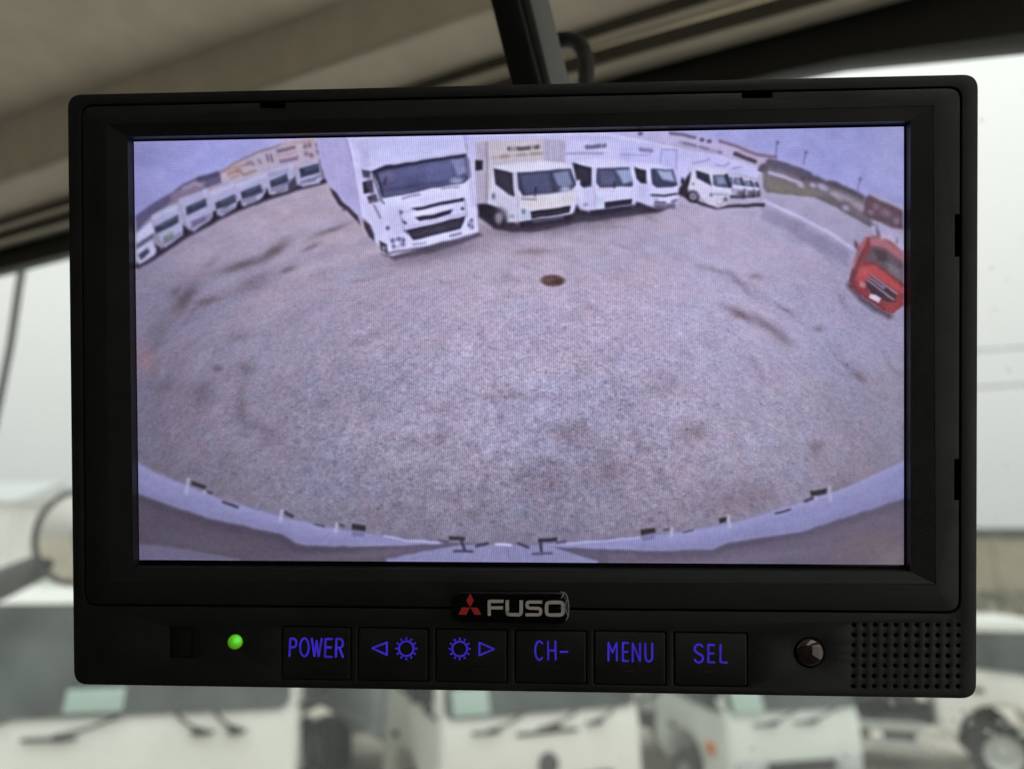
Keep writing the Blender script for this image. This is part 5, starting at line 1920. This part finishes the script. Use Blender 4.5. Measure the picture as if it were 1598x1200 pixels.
    if flat:
        bw = W + 0.05
        box('load_bed', (0, cl + 0.2 + blen / 2, 0.98), (bw, blen, 0.1), 'chassis', t_, bevel=0.01)
        for s in (-1, 1):
            box('side_board', (s * (bw / 2), cl + 0.2 + blen / 2, 1.22), (0.04, blen, 0.36), box_col, t_, bevel=0.01)
            box('side_guard', (s * (hw - 0.03), cl + blen * 0.3, 0.62), (0.05, blen * 0.52, 0.12), 'rim', t_, bevel=0.01)
            box('side_guard', (s * (hw - 0.03), cl + blen * 0.3, 0.42), (0.05, blen * 0.52, 0.08), 'rim', t_, bevel=0.01)
            for k in range(3):
                box('fuel_box', (s * (hw - 0.25), cl + 0.45 + k * 0.55, 0.6), (0.4, 0.4, 0.3), 'chassis', t_, bevel=0.03)
        box('front_board', (0, cl + 0.2, 1.55), (bw, 0.06, 1.0), 'chassis', t_, bevel=0.01)
    return t_


def ground_xy(px, dist):
    """ground position dist metres ahead, seen in column px (at the horizon row)"""
    return ((px - CX) / FPX * dist / math.cos(0.05), dist, 0)


truck('parked_truck', ground_xy(236, 5.15), R(15), 'nearest white truck with wipers, below the round mirror at left', W=2.04, wb=1.66, wt=2.31, roof=2.44,
      sky_patchx=(-0.09, 0.16, 0.15, 0.2), box_h=3.15, wipers=((-.86, -.62), (-.34, -.02), (.42, .28), (.62, .5)), gz=1.26, blen=5, emblem=False)
truck('parked_truck', ground_xy(850, 7.5), R(26), 'white truck with dark round emblem under the middle of the monitor', W=2.0, wb=1.31, wt=2.0, roof=2.2,
      sky_patchx=(-0.36, 0.17, 0.20, 0.30), sill=0.16, box_h=2.9, box_col='boxgrey', blen=4.0, paint='white', gz=0.76)
truck('parked_truck', ground_xy(1212, 8.8), R(17), 'smaller white truck with dark grille under the speaker grille', W=1.62, wb=1.13, wt=1.75, roof=1.92,
      paint='white2', sky_patchx=(-0.34, 0.22, 0.2, 0.4), box_h=2.6, blen=3.4, gz=0.62, wr=0.33, emblem=False, wipers=((-.4, .0), (.2, .6)))
x4, y4, _ = ground_xy(1640, 10.6)
truck('parked_truck', (x4 + 0.10, y4 + 0.5, 0), R(68), 'white flatbed truck seen from the side at the right edge', W=1.9, wb=1.36, wt=1.86, roof=1.99,
      flat=True, blen=3.6, paint='white', wr=0.37, sill=0.02)
truck('parked_truck', ground_xy(540, 15.4), R(176), 'grey box truck seen from behind in the gap between the two nearest white trucks', W=1.9, wb=1.3, wt=2.0, roof=2.15,
      paint='boxgrey', box_h=2.8, box_col='boxgrey', blen=4)

# round convex mirror on the own cab's front corner
mr_c = at(118, 838, 2.0)
mo = empty('round_mirror', loc=mr_c)
tag(mo, 'round convex under mirror on a dark arm, left of the monitor', 'mirror')
mo.rotation_euler = Euler((R(4), 0, R(-8)))
v, f = [], []
seg = 40
RM = 0.118
for (q, yv) in ((0.0, -0.035), (0.25, -0.033), (0.5, -0.026), (0.75, -0.014), (0.93, -0.002)):
    for k in range(seg):
        a = 2 * math.pi * k / seg
        v.append((math.cos(a) * q * RM, yv, math.sin(a) * q * RM))
for i in range(4):
    for k in range(seg):
        k2 = (k + 1) % seg
        f.append((i * seg + k, i * seg + k2, (i + 1) * seg + k2, (i + 1) * seg + k))
pydata('mirror_glass', v, f, 'mirror', mo, 80)
v, f = [], []
prof = [(0.92, -0.004), (0.98, -0.010), (1.03, 0.0), (1.03, 0.02), (0.8, 0.055), (0.4, 0.075), (0.001, 0.08)]
for (q, yv) in prof:
    for k in range(seg):
        a = 2 * math.pi * k / seg
        v.append((math.cos(a) * q * RM, yv, math.sin(a) * q * RM))
for i in range(len(prof) - 1):
    for k in range(seg):
        k2 = (k + 1) % seg
        f.append((i * seg + k, i * seg + k2, (i + 1) * seg + k2, (i + 1) * seg + k))
pydata('mirror_housing', v, f, 'chassis', mo, 50)
IM = (Matrix.Translation(mr_c) @ mo.rotation_euler.to_matrix().to_4x4()).inverted()
tube('mirror_arm', [IM @ at(112, 852, 2.06), IM @ at(60, 885, 2.05), IM @ at(0, 912, 2.02), IM @ at(-140, 965, 1.95), IM @ at(-400, 1080, 1.8)],
     [0.03, 0.034, 0.040, 0.042, 0.042], 'chassis', mo, 14)
o = tube('mirror_rod', [at(42, 380, 1.5), at(30, 445, 1.52), at(16, 540, 1.55), at(-4, 640, 1.6), at(-60, 900, 1.7)], 0.0075, 'chassis', None, 10)
tag(o, 'thin dark rod slanting down outside the windscreen at far left', 'rod')

# far side of the yard, right: long tan wall with dark coping, pale shed behind, hedge in front
def slab(name, px0, px1, dist, z0, z1, depth, material, parent=None):
    x0 = (px0 - CX) / FPX * dist
    x1 = (px1 - CX) / FPX * dist
    return box(name, ((x0 + x1) / 2, dist + depth / 2, (z0 + z1) / 2), (x1 - x0, depth, z1 - z0), material, parent)


tw = empty('yard_wall', loc=(0, 0, 0))
tag(tw, 'long tan wall with dark coping beyond the trucks at right', 'wall')
slab('wall_face', 260, 2000, 40, 0, 4.35, 0.4, 'tanwall', tw)
slab('coping', 255, 2005, 39.9, 4.35, 4.85, 0.7, 'darkroof', tw)
for k in range(19):
    slab('pilaster', 262 + k * 91, 270 + k * 91, 39.88, 0, 4.34, 0.1, 'tanwall', tw)
v, f = [], []
rs = random.Random(9)
for i in range(5200):
    x = rs.uniform(-14, 42)
    z = rs.uniform(0.3, 1.9) ** 1.0
    y = 36 + rs.uniform(-0.6, 0.6)
    a = Vector((rs.gauss(0, 1), rs.gauss(0, 1), rs.gauss(0, 1))).normalized() * 0.16
    b = a.orthogonal().normalized() * 0.1
    c = Vector((x, y, z))
    i0 = len(v)
    v += [c - a, c + b, c + a, c - b]
    f.append((i0, i0 + 1, i0 + 2, i0 + 3))
o = pydata('hedge', v, f, 'leaf')
tag(o, 'dark hedge foliage along the foot of the tan wall', 'hedge', kind='stuff')

for (p0, p1, d, zt, lab) in ((-260, 28, 45, 8.2, 'pale house with grey roof at the far left edge'),
                             (34, 210, 52, 7.0, 'pale low house behind the round mirror')):
    ho = empty('house')
    tag(ho, lab, 'house')
    slab('wall_face', p0, p1, d, 0, zt - 1.6, 8, 'house', ho)
    x0 = (p0 - 8 - CX) / FPX * d
    x1 = (p1 + 8 - CX) / FPX * d
    z0 = zt - 1.6
    v = [(x0, d - 0.4, z0), (x1, d - 0.4, z0), (x1, d + 8.4, z0), (x0, d + 8.4, z0), (x0, d + 4, zt), (x1, d + 4, zt)]
    pydata('roof', v, [(0, 1, 5, 4), (2, 3, 4, 5), (0, 4, 3), (1, 2, 5), (0, 3, 2, 1)], 'warehouse', ho)
    for k in range(3):
        a = p0 + (p1 - p0) * (0.2 + 0.25 * k)
        slab('window', a, a + (p1 - p0) * 0.12, d - 0.05, 2.6, 4.2, 0.06, 'tglass', ho)

# overhead lines
for k, (ya, yb, lab) in enumerate(((548, 541, 'upper thin power line across the sky at right'), (606, 598, 'lower thin power line across the sky at right'))):
    pts = [at(1380 + i * 60, ya + (yb - ya) * i / 6 + 4 * math.sin(i), 24) for i in range(8)]
    o = tube('power_line', pts, 0.022, 'wire', None, 6)
    tag(o, lab, 'power line', 'power lines at right')
